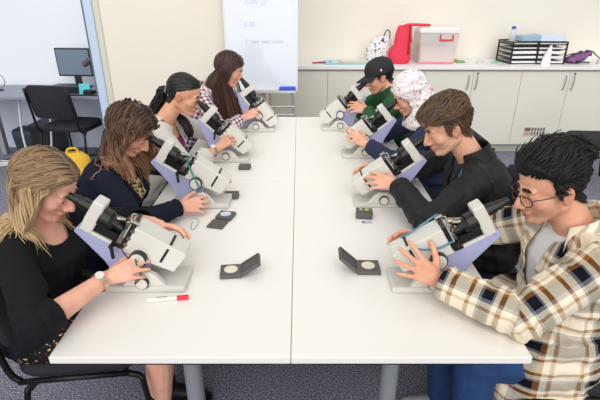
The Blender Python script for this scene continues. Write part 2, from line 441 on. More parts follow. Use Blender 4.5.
bm = BM(); cyl(bm, (0, 0, 0), (0, 0, .012), .04, seg=20); cyl(bm, (0, 0, .01), (0, 0, .026), .007, seg=10); obj('foot', bm, DARK, t, smooth=40)
t = thing('computer_tower', 'black computer tower standing under the grey desk', 'computer', (-2.80, 4.02, 0), 0)
bm = BM(); box(bm, -.10, .10, -.2, .2, .015, .38); obj('case', bm, DARK, t, bevel=.008)
bm = BM(); box(bm, -.09, .09, -.203, -.199, .03, .365); obj('front_panel', bm, BLK, t)
for x in (-.08, .08):
    for y in (-.17, .17):
        bm = BM(); cyl(bm, (x, y, 0), (x, y, .016), .012, seg=10); obj('foot', bm, BLK, t)
bm = BM(); vs = pad(bm, .11, .10, .28, rnd=.04)
for v in vs:
    k = 1+.18*v.co.z/.28; v.co.x *= k; v.co.y *= k; v.co += V((-3.07, 4.06, 0))
tag(obj('waste_bin', bm, mat('bin_teal', (34, 52, 62), .6), smooth=50), 'dark bin beside the computer tower under the desk', 'bin')
WC = mat('white_cable', (214, 218, 226), .5)
for lab, pts, mm in [
    ('white cable hanging in a loop beside the tower', [(-2.86, 3.72, .70), (-2.90, 3.70, .35), (-2.88, 3.68, .1), (-2.80, 3.66, .012), (-2.66, 3.66, .012), (-2.62, 3.70, .2), (-2.6, 3.76, .5), (-2.6, 3.8, .69)], WC),
    ('white cable coiled on the carpet by the desk leg', [(-3.4, 3.62, .012), (-3.2, 3.56, .012), (-3.06, 3.60, .012), (-3.10, 3.70, .012), (-3.25, 3.68, .014), (-3.2, 3.6, .028), (-3.0, 3.62, .02), (-2.9, 3.7, .012)], WC),
    ('black cable trailing over the carpet towards the left edge', [(-3.9, 3.35, .012), (-3.5, 3.40, .012), (-3.3, 3.50, .012), (-3.12, 3.9, .012), (-3.05, 4.2, .1), (-2.9, 4.2, .22)], BLK),
    ('black cable running from the tower to the yellow backpack', [(-2.7, 3.92, .012), (-2.6, 3.85, .012), (-2.4, 3.86, .012), (-2.2, 3.98, .012)], BLK)]:
    bm = BM(); tube(bm, pts, .011, 8, sm=8); tag(obj('floor_cable', bm, mm, smooth=180), lab, 'cable')
# yellow backpack on the floor behind the second woman
t = thing('backpack', 'mustard yellow backpack on the floor behind the blonde woman', 'bag', (-2.16, 3.18, 0), math.radians(20)); t.scale = (.78, .78, .78)
YEL = mat('mustard_cloth', (232, 186, 58), .8, bump=.4, bscale=30)
bm = BM(); loft(bm, [((0, 0, .0), (1, 0, 0), .17, (0, 1, 0), .12), ((0, 0, .03), (1, 0, 0), .2, (0, 1, 0), .145), ((.01, 0, .18), (1, 0, 0), .2, (0, 1, 0), .14), ((.02, 0, .3), (1, 0, 0), .17, (0, 1, 0), .11), ((.02, 0, .36), (1, 0, 0), .10, (0, 1, 0), .07)]); obj('body', bm, YEL, t, smooth=180)
bm = BM(); loft(bm, [((0, -.14, .03), (1, 0, 0), .14, (0, 1, 0), .05), ((0, -.15, .1), (1, 0, 0), .145, (0, 1, 0), .06), ((0, -.13, .2), (1, 0, 0), .12, (0, 1, 0), .04)]); obj('pocket', bm, YEL, t, smooth=180)
bm = BM(); tube(bm, [(-.05, .0, .34), (-.03, .0, .41), (.06, .0, .41), (.08, .0, .34)], .014, 8, sm=5); obj('handle', bm, YEL, t, smooth=180)
bm = BM(); tube(bm, [(-.14, -.1, .3), (-.18, -.17, .2), (-.15, -.2, .08)], .018, 8, sm=5, flat=.4); obj('strap', bm, mat('mustard_dark', (198, 150, 40), .8), t, smooth=180)

# ------------------------------------------------------------------ whiteboard easel
t = thing('whiteboard_easel', 'white flip chart board on an easel standing behind the table', 'whiteboard', (-.32, 3.36, 0), 0)
Y0 = Matrix.Translation((0, 0, .85)) @ Matrix.Rotation(math.radians(-4), 4, 'X')
bm = BM(); box(bm, -.325, .325, -.008, .008, 0, 1.15, Y0); obj('board', bm, mat('whiteboard_white', (222, 229, 240), .12, spec=.6), t)
FR = mat('frame_alu', (206, 208, 206), .35, .5)
bm = BM(); box(bm, -.332, -.323, -.012, .012, -.008, 1.158, Y0); box(bm, .323, .332, -.012, .012, -.008, 1.158, Y0); box(bm, -.332, .332, -.012, .012, 1.15, 1.16, Y0); box(bm, -.332, .332, -.014, .012, -.012, 0, Y0)
obj('frame', bm, FR, t)
bm = BM(); box(bm, -.31, .31, -.075, -.008, -.022, -.012, Y0); box(bm, -.31, .31, -.078, -.073, -.022, 0, Y0); obj('pen_tray', bm, FR, t)
for x0, x1, y1 in ((-.25, -.32, -.0), (.25, .32, -.0), (0, 0, .28)):
    bm = BM(); cyl(bm, (x0, .085 if y1 == 0 else .10, 1.5), (x1, .04+y1*.5, .0), .013, seg=12); obj('leg', bm, FR, t, smooth=50)
bm = BM(); cyl(bm, (-.3, .035, .60), (.3, .035, .60), .009, seg=10); cyl(bm, (-.3, .035, .68), (.3, .035, .68), .009, seg=10); obj('cross_bar', bm, FR, t, smooth=50)
def writing(body, x, z, size, parent, M, m, name='writing', rot=0):
    cu = bpy.data.curves.new(name, 'FONT'); cu.body = body; cu.size = size; cu.extrude = .0004; cu.shear = .2
    o = bpy.data.objects.new(name, cu); link(o)
    dg = bpy.context.evaluated_depsgraph_get(); me = bpy.data.meshes.new_from_object(o.evaluated_get(dg))
    bpy.data.objects.remove(o); me.materials.clear(); me.materials.append(m)
    me.transform(M @ Matrix.Translation((x, -.0095, z)) @ Matrix.Rotation(rot, 4, 'Y') @ Matrix.Rotation(PI/2, 4, 'X'))
    o = bpy.data.objects.new(name, me); link(o, parent); return o
INK = mat('faded_ink', (196, 203, 224), .5)
for body, x, z, s in (('· 2.00 |||', -.19, .745, .075), ('· 5.00', -.19, .555, .06), ('· V', -.19, .415, .06)):
    writing(body, x, z, s, t, Y0, INK)
for k, (x0, x1) in enumerate(((-.10, -.02), (.0, .08), (.10, .20))):
    bm = BM(); tube(bm, [(x0+(x1-x0)*i/14, -.0092, .43+.013*math.sin(i*1.9+k)) for i in range(15)], .0022, 6, sm=2)
    for v in bm.verts: v.co = Y0 @ v.co
    obj('scribble', bm, INK, t, smooth=180)
bm = BM(); cyl(bm, (.29, -.008, .80), (.29, -.02, .80), .018, seg=18)
for v in bm.verts: v.co = Y0 @ v.co
obj('magnet', bm, mat('magnet_yellow', (238, 216, 140), .5), t, smooth=40)
bm = BM(); vs = box(bm, -.075, .075, -.03, .03, 0, .045)
for v in vs: v.co += V((-.32+.235, 3.36-.046, .8395))
tag(obj('board_eraser', bm, mat('eraser_blue', (52, 92, 214), .6), bevel=.008), 'blue board eraser lying on the tray of the whiteboard', 'eraser')

# ------------------------------------------------------------------ things on the worktop
for lab, x, y, a, c in (('short red marker lying on the worktop right of the whiteboard', .20, 4.22, .2, (190, 60, 84)), ('dark maroon marker next to the red marker on the worktop', .27, 4.24, -.1, (110, 40, 66))):
    t = thing('marker_pen', lab, 'pen', (x, y, WT+.009), a, 'markers on the worktop')
    bm = BM(); cyl(bm, (-.03, 0, 0), (.02, 0, 0), .009, seg=14); obj('barrel', bm, mat('marker'+lab[:9], c, .4), t, smooth=40)
    bm = BM(); cyl(bm, (.02, 0, 0), (.045, 0, 0), .0085, seg=14); obj('cap', bm, mat('markercap'+lab[:9], c, .4), t, smooth=40)
for k, (x, y, w, d, a, c, lab) in enumerate((
    (.56, 4.28, .25, .15, .03, (150, 214, 236), 'light blue plastic folder lying on the worktop, lowest of its stack'),
    (.60, 4.30, .22, .13, -.06, (196, 230, 240), 'pale blue sheet folder lying second from bottom of the stack'),
    (.63, 4.27, .16, .09, .08, (232, 216, 190), 'cream paper wallet lying on the pale blue folders'),
    (.93, 4.19, .10, .09, .0, (140, 206, 228), 'blue folder lying behind the black cap'))):
    t = thing('folder', lab, 'folder', (x, y, WT+(.008*k if k < 3 else 0)), a)
    bm = BM(); box(bm, -w, w, -d, d, 0, .002); box(bm, -w, w, -d, d, .0055, .0075); box(bm, -w, -w+.004, -d, d, .0, .0075); obj('cover', bm, mat('folder%d' % k, c, .4), t)
    bm = BM(); box(bm, -w+.006, w-.01, -d+.006, d-.006, .002, .0055); obj('papers', bm, mat('paper_white', (228, 226, 218), .7), t)
# white patterned bag
t = thing('patterned_bag', 'white cloth bag with small dark pattern leaning by the red bag', 'bag', (.93, 4.43, WT), 0)
bm = BM(); loft(bm, [((0, 0, 0), (1, 0, 0), .13, (0, 1, 0), .07), ((0, 0, .03), (1, 0, 0), .15, (0, 1, 0), .085), ((.0, 0, .14), (1, 0, 0), .14, (0, 1, 0), .075), ((.02, .0, .24), (1, 0, 0), .10, (0, 1, 0), .05), ((.03, .0, .27), (1, 0, 0), .06, (0, 1, 0), .03)]); obj('body', bm, blotch_mat('speckled_cloth', (232, 232, 232), [((70, 76, 90), .62, 1), ((60, 150, 190), .66, 1.1)], 30), t, smooth=180)
bm = BM(); tube(bm, [(.04, 0, .25), (.07, 0, .33), (.11, 0, .31), (.11, 0, .2)], .012, 8, sm=5, flat=.5); obj('strap', bm, BLK, t, smooth=180)
# red bag
t = thing('red_bag', 'bright red cloth bag propped against the clear plastic box', 'bag', (1.16, 4.27, WT), math.radians(8))
RED = mat('red_cloth', (232, 58, 84), .75, bump=.5, bscale=18)
bm = BM(); loft(bm, [((-.02, 0, 0), (1, 0, 0), .095, (0, 1, 0), .08), ((-.025, 0, .04), (1, 0, 0), .125, (0, 1, 0), .09), ((-.03, 0, .12), (1, 0, 0), .125, (0, 1, 0), .085), ((-.005, 0, .20), (1, 0, 0), .092, (0, 1, 0), .07), ((.005, 0, .23), (1, 0, 0), .10, (0, 1, 0), .065), ((.0, 0, .30), (1, 0, 0), .09, (0, 1, 0), .055), ((.01, 0, .37), (1, 0, 0), .08, (0, 1, 0), .045), ((.012, 0, .395), (1, 0, 0), .065, (0, 1, 0), .035)]); obj('body', bm, RED, t, smooth=180)
bm = BM(); tube(bm, [(-.02, .0, .37), (.03, .0, .395), (.10, .0, .400), (.18, -.02, .398), (.27, -.03, .396)], .052, 10, sm=5, flat=.28, up=(0, 0, 1)); obj('flap', bm, RED, t, smooth=180)
bm = BM(); tube(bm, [(.05, -.035, .39), (.05, -.068, .27), (.04, -.085, .10)], .016, 8, sm=5, flat=.5); obj('strap', bm, mat('red_dark', (176, 36, 62), .7), t, smooth=180)
# clear plastic box
t = thing('storage_box', 'translucent plastic storage box with red clips on the worktop', 'box', (1.535, 4.34, WT), 0); t.scale = (1, 1, 1.12)
CLR = mat('frosted_plastic', (238, 232, 230), .35, alpha=.55)
bm = BM()
loft(bm, [((0, 0, 0), (1, 0, 0), .195, (0, 1, 0), .14), ((0, 0, .29), (1, 0, 0), .215, (0, 1, 0), .155)], seg=40, pw=14); obj('tub', bm, CLR, t, smooth=30)
bm = BM(); loft(bm, [((0, 0, .29), (1, 0, 0), .225, (0, 1, 0), .165), ((0, 0, .32), (1, 0, 0), .225, (0, 1, 0), .165), ((0, 0, .335), (1, 0, 0), .20, (0, 1, 0), .14)], seg=40, pw=14); obj('lid', bm, mat('frosted_lid', (244, 240, 236), .35), t, smooth=30)
bm = BM(); box(bm, -.17, .17, -.12, .12, .006, .16); obj('contents', bm, mat('box_contents', (232, 206, 196), .7), t, bevel=.01)
bm = BM(); box(bm, -.005, .145, -.176, -.168, .215, .232); box(bm, -.005, .012, -.176, -.168, .232, .275); box(bm, .128, .145, -.176, -.168, .232, .275); obj('front_clip', bm, mat('clip_red', (214, 62, 74), .45), t, bevel=.003)
bm = BM(); box(bm, -.18, .18, -.145, -.139, .004, .016); obj('base_stripe', bm, mat('stripe_pink', (234, 120, 140), .5), t)
# odds and ends
for k, (x, y, w, d, h, c, nm, lab, cat) in enumerate((
    (1.83, 4.30, .05, .03, .014, (120, 160, 112), 'specimen_pack', 'small green packet lying right of the plastic box', 'packet'),
    (1.93, 4.36, .07, .04, .010, (226, 222, 214), 'paper_pad', 'small white pad lying between the packets on the worktop', 'pad'),
    (1.80, 4.38, .03, .025, .02, (232, 150, 90), 'orange_tin', 'tiny orange tin behind the green packet', 'tin'),
    (2.06, 4.32, .05, .03, .016, (218, 214, 210), 'slide_wallet', 'white slide wallet lying left of the green sachet', 'wallet'),
    (2.20, 4.26, .045, .03, .012, (146, 206, 176), 'sachet', 'mint green sachet lying in front of the letter trays', 'sachet'))):
    t = thing(nm, lab, cat, (x, y, WT), .2*k)
    bm = BM(); vs = pad(bm, w, d, h, rnd=.012); obj('body', bm, mat('odd%d' % k, c, .5), t, smooth=40)
    bm = BM(); box(bm, -w*.6, w*.3, -d*.5, d*.4, h-.002, h+.0022); obj('label_patch', bm, mat('oddp%d' % k, tuple(min(255, int(v*.8+20)) for v in c), .5), t)
# wire letter trays
WIRE = mat('black_wire', (44, 42, 40), .4, .3)
def trays(loc, rz, label):
    t = thing('letter_tray', label, 'tray', loc, rz, 'black letter tray stacks on the worktop')
    w, d, h = .15, .15, .235
    bm = BM()
    for x in (-w, w):
        for y in (-d, d): box(bm, x-.007, x+.007, y-.007, y+.007, 0, h)
    for x in (-w, w):
        for z in (.0065, h-.006): box(bm, x-.006, x+.006, -d, d, z-.006, z+.006)
    for y in (-d, d): box(bm, -w, w, y-.006, y+.006, h-.012, h)
    obj('frame', bm, WIRE, t)
    for k in range(5):
        z = .008+k*.047
        bm = BM(); box(bm, -w, w, -d, d, z, z+.004); box(bm, -w, w, -d-.002, -d+.002, z, z+.012)
        for x in (-w, w): box(bm, x-.004, x+.004, -d, d, z, z+.016)
        s = obj('shelf', bm, WIRE, t)
        bm = BM(); n = 2 + (k*7) % 3
        box(bm, -w+.012, w-.02, -d-.02+.006*k, d-.02, z+.006, z+.010+.006*n); obj('papers', bm, mat('paper_bright', (238, 238, 240), .7), s)
    return t
trays((2.475, 4.36, WT), math.radians(6), 'left black letter tray stack filled with paper on the worktop')
trays((2.795, 4.36, WT), math.radians(-4), 'right black letter tray stack filled with paper on the worktop')
t = thing('water_bottle', 'clear bottle with a blue cap standing on the left letter trays', 'bottle', (2.39, 4.36, WT+.235), 0)
bm = BM(); loft(bm, [((0, 0, 0), (1, 0, 0), .030, (0, 1, 0), .030), ((0, 0, .07), (1, 0, 0), .032, (0, 1, 0), .032), ((0, 0, .1), (1, 0, 0), .028, (0, 1, 0), .028), ((0, 0, .118), (1, 0, 0), .018, (0, 1, 0), .018)], seg=24, pw=2); obj('body', bm, mat('bottle_clear', (226, 234, 238), .15, alpha=.55), t, smooth=180)
bm = BM(); cyl(bm, (0, 0, .118), (0, 0, .145), .022, seg=20); obj('cap', bm, mat('cap_blue', (52, 92, 200), .4), t, smooth=40)
bm = BM(); box(bm, -.12, .12, -.11, .11, 0, .05, Matrix.Translation((2.56, 4.36, WT+.2355)) @ Matrix.Rotation(.1, 4, 'Z')); tag(obj('document_box', bm, mat('dusty_blue', (160, 188, 212), .6), bevel=.004), 'flat blue box lying on top of the left letter trays', 'box')
bm = BM(); box(bm, -.13, .13, -.12, .12, 0, .065, Matrix.Translation((2.80, 4.37, WT+.2355)) @ Matrix.Rotation(-.06, 4, 'Z')); tag(obj('document_box', bm, mat('pale_box', (218, 228, 240), .6), bevel=.004), 'pale white box lying on top of the right letter trays', 'box')
bm = BM(); loft(bm, [((2.70, 4.13, WT), (1, 0, 0), .05, (0, 1, 0), .03), ((2.71, 4.14, WT+.09), (1, 0, 0), .04, (0, 1, 0), .025), ((2.735, 4.15, WT+.20), (1, 0, 0), .012, (0, 1, 0), .012)], seg=20); tag(obj('paper_cone', bm, mat('paper_pinkish', (244, 236, 236), .7), smooth=60), 'white folded paper standing in front of the right letter trays', 'paper')
t = thing('purple_pouch', 'crumpled purple pouch with a black strap at the right end of the worktop', 'pouch', (3.14, 4.30, WT), 0)
PUR = mat('purple_cloth', (132, 92, 136), .8, bump=.6, bscale=24)
bm = BM(); loft(bm, [((-.13+.27*i/14, -.02+.05*i/14+.012*math.sin(i*2.1), .030+.075*(i/14)**1.3+.010*math.sin(i*1.7)), (0, 1, 0), .035+.045*math.sin(PI*min(1, .15+i/16))+.010*math.sin(i*2.7), (0, 0, 1), .026+.026*math.sin(PI*i/14)+.009*math.sin(i*3.3+1)) for i in range(15)]); obj('body', bm, PUR, t, smooth=180)
bm = BM(); tube(bm, [(-.18, -.02, .07), (-.08, -.02, .10), (.04, -.02, .12), (.13, 0, .13), (.2, 0, .08), (.27, -.02, .03)], .012, 8, sm=5, flat=.4); obj('strap', bm, BLK, t, smooth=180)
bm = BM(); tube(bm, [(-.1, -.07, .012), (.0, -.09, .02), (.1, -.06, .012)], .012, 8, sm=5, flat=.6); obj('zip', bm, BLK, t, smooth=180)
bm = BM(); vs = pad(bm, .06, .04, .05, rnd=.03)
for v in vs: v.co += V((3.38, 4.22, WT))
tag(obj('crumpled_cloth', bm, mat('cloth_offwhite', (226, 222, 216), .8, bump=.5, bscale=30), smooth=60), 'small off white cloth beside the purple pouch', 'cloth')
# ------------------------------------------------------------------ microscopes
MW = mat('scope_white', (222, 221, 213), .4, spec=.5); MV = mat('scope_violet', (172, 176, 216), .45); MB = mat('scope_black', (24, 24, 26), .35)
MS = mat('scope_metal', (150, 146, 138), .28, .9); MG = mat('scope_grey', (214, 214, 209), .45)
TILT = [0.0]
def AX(s, t=0, y=0):
    """point along the leaning optical axis: s from the eyepiece down, t square to it (towards the arm)"""
    ca, sa = math.cos(math.radians(32)), math.sin(math.radians(32))
    x, z = -.238 + ca*s - sa*t + .01, .350 - sa*s - ca*t - .046
    c, d = math.cos(TILT[0]), math.sin(TILT[0])
    return V((c*x + d*z - .01, y, -d*x + c*z + .034))
def axbox(bm, s0, s1, t0, t1, y0, y1):
    vs = box(bm, 0, 1, 0, 1, 0, 1)
    for v in vs:
        v.co = AX(s0+(s1-s0)*v.co.x, t0+(t1-t0)*v.co.z, y0+(y1-y0)*v.co.y)
    return vs
def axpoly(bm, pts, y0, y1):
    vs = extrude_poly(bm, pts, y0, y1)
    for v in vs: v.co = AX(v.co.x, v.co.z, v.co.y)
def make_scope(loc, rz, label, cord=None, tilt=0, sc=.96):
    TILT[0] = math.radians(tilt)
    t = thing('microscope', label, 'microscope', loc, rz, 'microscopes on the tables'); t.scale = (sc,)*3
    # base: flat foot, raised cheeks either side of the pivot
    bm = BM(); box(bm, -.150, .135, -.07, .07, 0, .026); obj('base', bm, MG, t, bevel=.008)
    for s in (-1, 1):
        bm = BM(); extrude_poly(bm, [(-.085, .024), (-.055, .065), (-.03, .082), (.012, .082), (.035, .068), (.07, .024)], s*.040, s*.066); b = obj('cheek', bm, MW, t, bevel=.005)
        bm = BM(); cyl(bm, (-.01, s*.064, .044), (-.01, s*.078, .044), .0235, seg=32); k = obj('tilt_knob', bm, MB, b, smooth=40)
        bm = BM(); cyl(bm, (-.01, s*.078, .044), (-.01, s*.081, .044), .020, seg=32); obj('knob_face', bm, MW, k, smooth=40)
    # arm: violet limb running below the tube from head to pivot
    bm = BM(); axpoly(bm, [(.072, .072), (.066, .098), (.12, .118), (.20, .150), (.27, .195), (.33, .205), (.345, .165), (.345, .07), (.26, .07)], -.030, .030)
    obj('arm', bm, MV, t, bevel=.005)
    # head
    bm = BM(); axpoly(bm, [(.080, -.045), (.120, -.045), (.123, .0), (.120, .078), (.080, .088), (.077, .03)], -.030, .030); obj('head', bm, MW, t, bevel=.006)
    # eyepiece
    bm = BM(); cyl(bm, AX(.0), AX(.028), .0125, .0155, 24); cyl(bm, AX(.022), AX(.05), .0165, .0175, 24); cyl(bm, AX(.05), AX(.08), .021, seg=24)
    for k in range(3): cyl(bm, AX(.030+.016*k), AX(.034+.016*k), .0195+.0015*k, seg=24)
    e = obj('eyepiece', bm, MB, t, smooth=40)
    bm = BM(); cyl(bm, AX(-.004), AX(-.0005), .0095, seg=20); obj('eye_lens', bm, mat('lens_glass', (60, 70, 90), .08), e, smooth=40)
    # nosepiece and objectives
    bm = BM(); cyl(bm, AX(.119, .01), AX(.152, .01), .035, .034, 28); cyl(bm, AX(.150, .01), AX(.170, .014), .031, .027, 24); axbox(bm, .121, .20, .034, .074, -.022, .022); n = obj('nosepiece', bm, MB, t, smooth=40)
    for dy, dt, L_, r in ((0, .016, .055, .0135), (.02, -.004, .045, .012), (-.02, -.004, .042, .012), (.0, -.018, .036, .010)):
        bm = BM(); a = AX(.160, .006+dt*.6, dy*.6); b = AX(.160+L_, .006+dt*1.4, dy*1.5); cyl(bm, a, a.lerp(b, .6), r, seg=18); cyl(bm, a.lerp(b, .6), b, r*.8, r*.45, 18)
        o = obj('objective', bm, MB if dt > -.01 else MS, n, smooth=40)
    bm = BM(); cyl(bm, AX(.20, .065, -.022), AX(.20, .065, -.060), .008, seg=16); cyl(bm, AX(.20, .065, -.056), AX(.225, .100, -.060), .006, seg=12); obj('stage_lever', bm, MB, t, smooth=40)
    # stage: dark plate square to the axis with metal clips
    bm = BM(); axbox(bm, .222, .234, -.042, .066, -.044, .044); axbox(bm, .20, .224, .052, .070, -.04, .04); st = obj('stage', bm, MB, t, bevel=.002)
    bm = BM(); axbox(bm, .218, .223, -.035, .03, -.040, .040); obj('slide', bm, mat('slide_glass', (188, 200, 204), .12, spec=.7), st)
    bm = BM()
    for y in (-.03, .03): tube(bm, [AX(.217, -.04, y), AX(.205, -.03, y), AX(.214, .0, y*.6)], .004, 8, sm=4)
    axbox(bm, .206, .222, .02, .045, -.046, .01); cyl(bm, AX(.214, -.045, -.03), AX(.240, -.045, -.03), .008, seg=12)
    for q in (-.02, .012, .04): cyl(bm, AX(.236, q, -.046), AX(.236, q, -.030), .007, seg=12)
    obj('stage_clip', bm, MS, st, smooth=40)
    bm = BM(); axbox(bm, .120, .26, .066, .078, -.031, .031); obj('limb_cover', bm, MW, t, bevel=.003)
    # lower box
    bm = BM(); axpoly(bm, [(.238, -.036), (.425, -.034), (.430, -.028), (.424, .052), (.34, .064), (.238, .070)], -.043, .043); hb = obj('lamp_housing', bm, MW, t, bevel=.008)
    bm = BM()
    for s in (-1, 1): axbox(bm, .362, .371, -.022, .040, s*.0425, s*.0438)
    axbox(bm, .362, .371, -.0365, -.034, -.035, .035); obj('slot', bm, MB, hb)
    for s in (-1, 1):
        bm = BM(); cyl(bm, AX(.297, .062, s*.040), AX(.297, .062, s*.064), .030, seg=36); k = obj('focus_knob', bm, MB, hb, smooth=40)
        bm = BM(); cyl(bm, AX(.297, .062, s*.064), AX(.297, .062, s*.069), .0255, .0245, 36); obj('knob_face', bm, MW, k, smooth=40)
    if cord:
        c, side, kind = cord
        bm = BM()
        if kind == 'cord': tube(bm, [AX(.225, .05, side*.046), AX(.245, .06, side*.060), AX(.285, .07, side*.074), AX(.325, .085, side*.078), AX(.335, .115, side*.082), AX(.33, .135, side*.086)], .0022, 8, sm=6)
        elif kind == 'loop': tube(bm, [AX(.20, -.03, side*.045), AX(.225, .0, side*.052), AX(.265, .03, side*.058), AX(.295, .045, side*.072), AX(.315, .06, side*.076), AX(.315, .085, side*.078)], .004, 8, sm=6)
        else:
            tube(bm, [AX(.225, -.048, -side*.045), AX(.26, -.052, -side*.03), AX(.33, -.045, -side*.02), AX(.375, -.038, -side*.03)], .0035, 8, sm=6)
            tube(bm, [AX(.225, .02, side*.047), AX(.27, .02, side*.050), AX(.32, -.0, side*.050), AX(.355, -.03, side*.048)], .0035, 8, sm=6)
        obj('cord', bm, c, t, smooth=180)
    return t
TT = .7305
SC_POS = dict(L1=(-.508, .38, 0), L2=(-.450, 1.06, 0), L3=(-.415, 1.72, 0), L4=(-.290, 2.40, 0), R1=(.480, .375, PI), R2=(.425, 1.07, PI), R3=(.43, 1.80, PI), R4=(.325, 2.43, PI))
STILT = dict(L1=1, L2=1, L3=12, L4=21, R1=-1, R2=5, R3=7, R4=7)
SSCK = dict(L1=1.0, L2=1.0, R1=.98); SSC = .96
CRD = dict(L1=(mat('cord_dark', (60, 20, 24), .4), -1, 'cord'), L2=(mat('cord_teal', (30, 140, 128), .4), -1, 'loop'), R1=(mat('cord_blue', (74, 138, 166), .35), 1, 'rim'))
SLAB = dict(L1='white and violet microscope used by the blonde woman', L2='white and violet microscope with a teal cord used by the leopard top woman',
    L3='white and violet microscope used by the woman in the grey cardigan', L4='white and violet microscope used by the long haired woman in the checked shirt',
    R1='white and violet microscope with blue cords used by the man in glasses', R2='white and violet microscope used by the young man in the black jacket',
    R3='white and violet microscope used by the person in the flowered headscarf', R4='white and violet microscope used by the man in the black cap')
for k, (x, y, a) in SC_POS.items(): make_scope((x, y, TT), a, SLAB[k], CRD.get(k), STILT[k], SSCK.get(k, SSC))

# ------------------------------------------------------------------ small things on the tables
SB = mat('slide_box_grey', (92, 90, 90), .6); SBI = mat('slide_box_inner', (112, 108, 106), .6); DISC = mat('disc_cream', (232, 226, 206), .35)
def slide_box(label, loc, rz, open_=None, disc=True, w=.044, d=.042, h=.016, top=None):
    t = thing('slide_box', label, 'box', loc, rz, 'grey slide boxes')
    bm = BM(); box(bm, -w, w, -d, d, 0, h); obj('tray', bm, SB, t, bevel=.003)
    if disc:
        bm = BM(); ring(bm, (0, 0, h), (0, 0, 1), .027, .0025, 32, 6); obj('disc_rim', bm, SBI, t, smooth=180)
        bm = BM(); cyl(bm, (0, 0, h-.002), (0, 0, h+.002), .025, seg=32); obj('disc', bm, DISC if top is None else top, t, smooth=40)
    if open_ is not None:
        M = Matrix.Translation((w+.002, 0, h*.6)) @ Matrix.Rotation(-math.radians(open_), 4, 'Y')
        bm = BM(); box(bm, 0, 2*w, -d, d, -.004, .004, M); box(bm, 0, 2*w, -d, -d+.004, .0, .010, M); box(bm, 0, 2*w, d-.004, d, 0, .010, M); box(bm, 2*w-.004, 2*w, -d, d, 0, .010, M)
        obj('lid', bm, SB, t, bevel=.002)
        bm = BM(); cyl(bm, (w+.002, -d*.8, h*.5), (w+.002, d*.8, h*.5), .004, seg=10); obj('hinge', bm, SBI, t, smooth=40)
    else:
        bm = BM(); box(bm, w-.001, w+.003, -.012, .012, h*.3, h*.8); obj('catch', bm, BLK, t)
    return t
slide_box('open grey slide box with a round disc near the blonde woman, lid leaning right', (-.230, .435, TT), .10, 33, w=.040, d=.039)
slide_box('open grey slide box with a round disc near the man in glasses, lid leaning left', (.285, .463, TT), PI-.02, 42)
slide_box('grey slide box lying flat open with a shiny disc before the leopard top woman', (-.318, .905, TT), PI/2-.25, None, w=.038, d=.038, top=mat('disc_blue', (206, 222, 232), .15))
bm = BM(); M = Matrix.Translation((-.343, .830, TT)) @ Matrix.Rotation(-.25, 4, 'Z'); box(bm, -.038, .038, -.042, .033, 0, .008, M)
lid = obj('lid', bm, SB, None, bevel=.002)
own = [o for o in COL.objects if o.get('label', '').startswith('grey slide box lying flat')][0]
bpy.context.view_layer.update(); lid.parent = own; lid.matrix_parent_inverse = own.matrix_world.inverted()
slide_box('closed grey slide box at the foot of the teal corded microscope', (-.322, 1.135, TT), .05, None, False, .036, .032, .022)
slide_box('closed grey slide box between the two far women on the left', (-.300, 1.555, TT), .0, None, False, .034, .03, .022)
b = slide_box('dark slide box with a yellow dot by the young man in black', (.328, .915, TT), -.12, None, False, .038, .034, .028)
bm = BM(); cyl(bm, (.012, .015, .0275), (.012, .015, .0292), .011, seg=20); obj('yellow_dot', bm, mat('dot_yellow', (206, 214, 60), .5), b, smooth=40)
bm = BM(); box(bm, -.022, -.008, .01, .022, .0275, .0292); obj('white_patch', bm, mat('paper_white', (228, 226, 218), .7), b)
t = thing('slide_label', 'tiny clear slide lying in front of the yellow dotted box', 'slide', (.335, .85, TT), -.05)
bm = BM(); box(bm, -.022, .022, -.009, .009, 0, .002); obj('glass', bm, MATS['slide_glass'], t)
bm = BM(); box(bm, -.022, -.014, -.008, .008, .0015, .0024); obj('edge_mark', bm, MATS['scope_black'], t)
t = thing('marker_pen', 'white marker pen with a red cap lying before the blonde woman', 'pen', (-.42, .268, TT+.008), .14)
bm = BM(); cyl(bm, (-.065, 0, 0), (.03, 0, 0), .0075, seg=16); cyl(bm, (-.07, 0, 0), (-.065, 0, 0), .006, seg=16); obj('barrel', bm, mat('pen_white', (240, 238, 232), .35), t, smooth=40)
bm = BM(); cyl(bm, (.028, 0, 0), (.066, 0, 0), .0082, seg=16); obj('cap', bm, mat('pen_red', (226, 38, 66), .35), t, smooth=40)
bm = BM(); box(bm, -.04, -.005, -.001, .004, .0069, .0078); obj('print', bm, mat('print_grey', (150, 150, 160), .5), t)
bm = BM(); tube(bm, [(-.475, .875, TT+.003), (-.455, .89, TT+.003), (-.437, .86, TT+.003), (-.436, .80, TT+.003), (-.447, .775, TT+.003), (-.458, .80, TT+.003), (-.462, .85, TT+.003)], .0025, 8, sm=6)
tag(obj('clear_loop', bm, mat('clear_wire', (190, 196, 206), .2), smooth=180), 'thin clear plastic loop lying by the hand of the leopard top woman', 'wire')

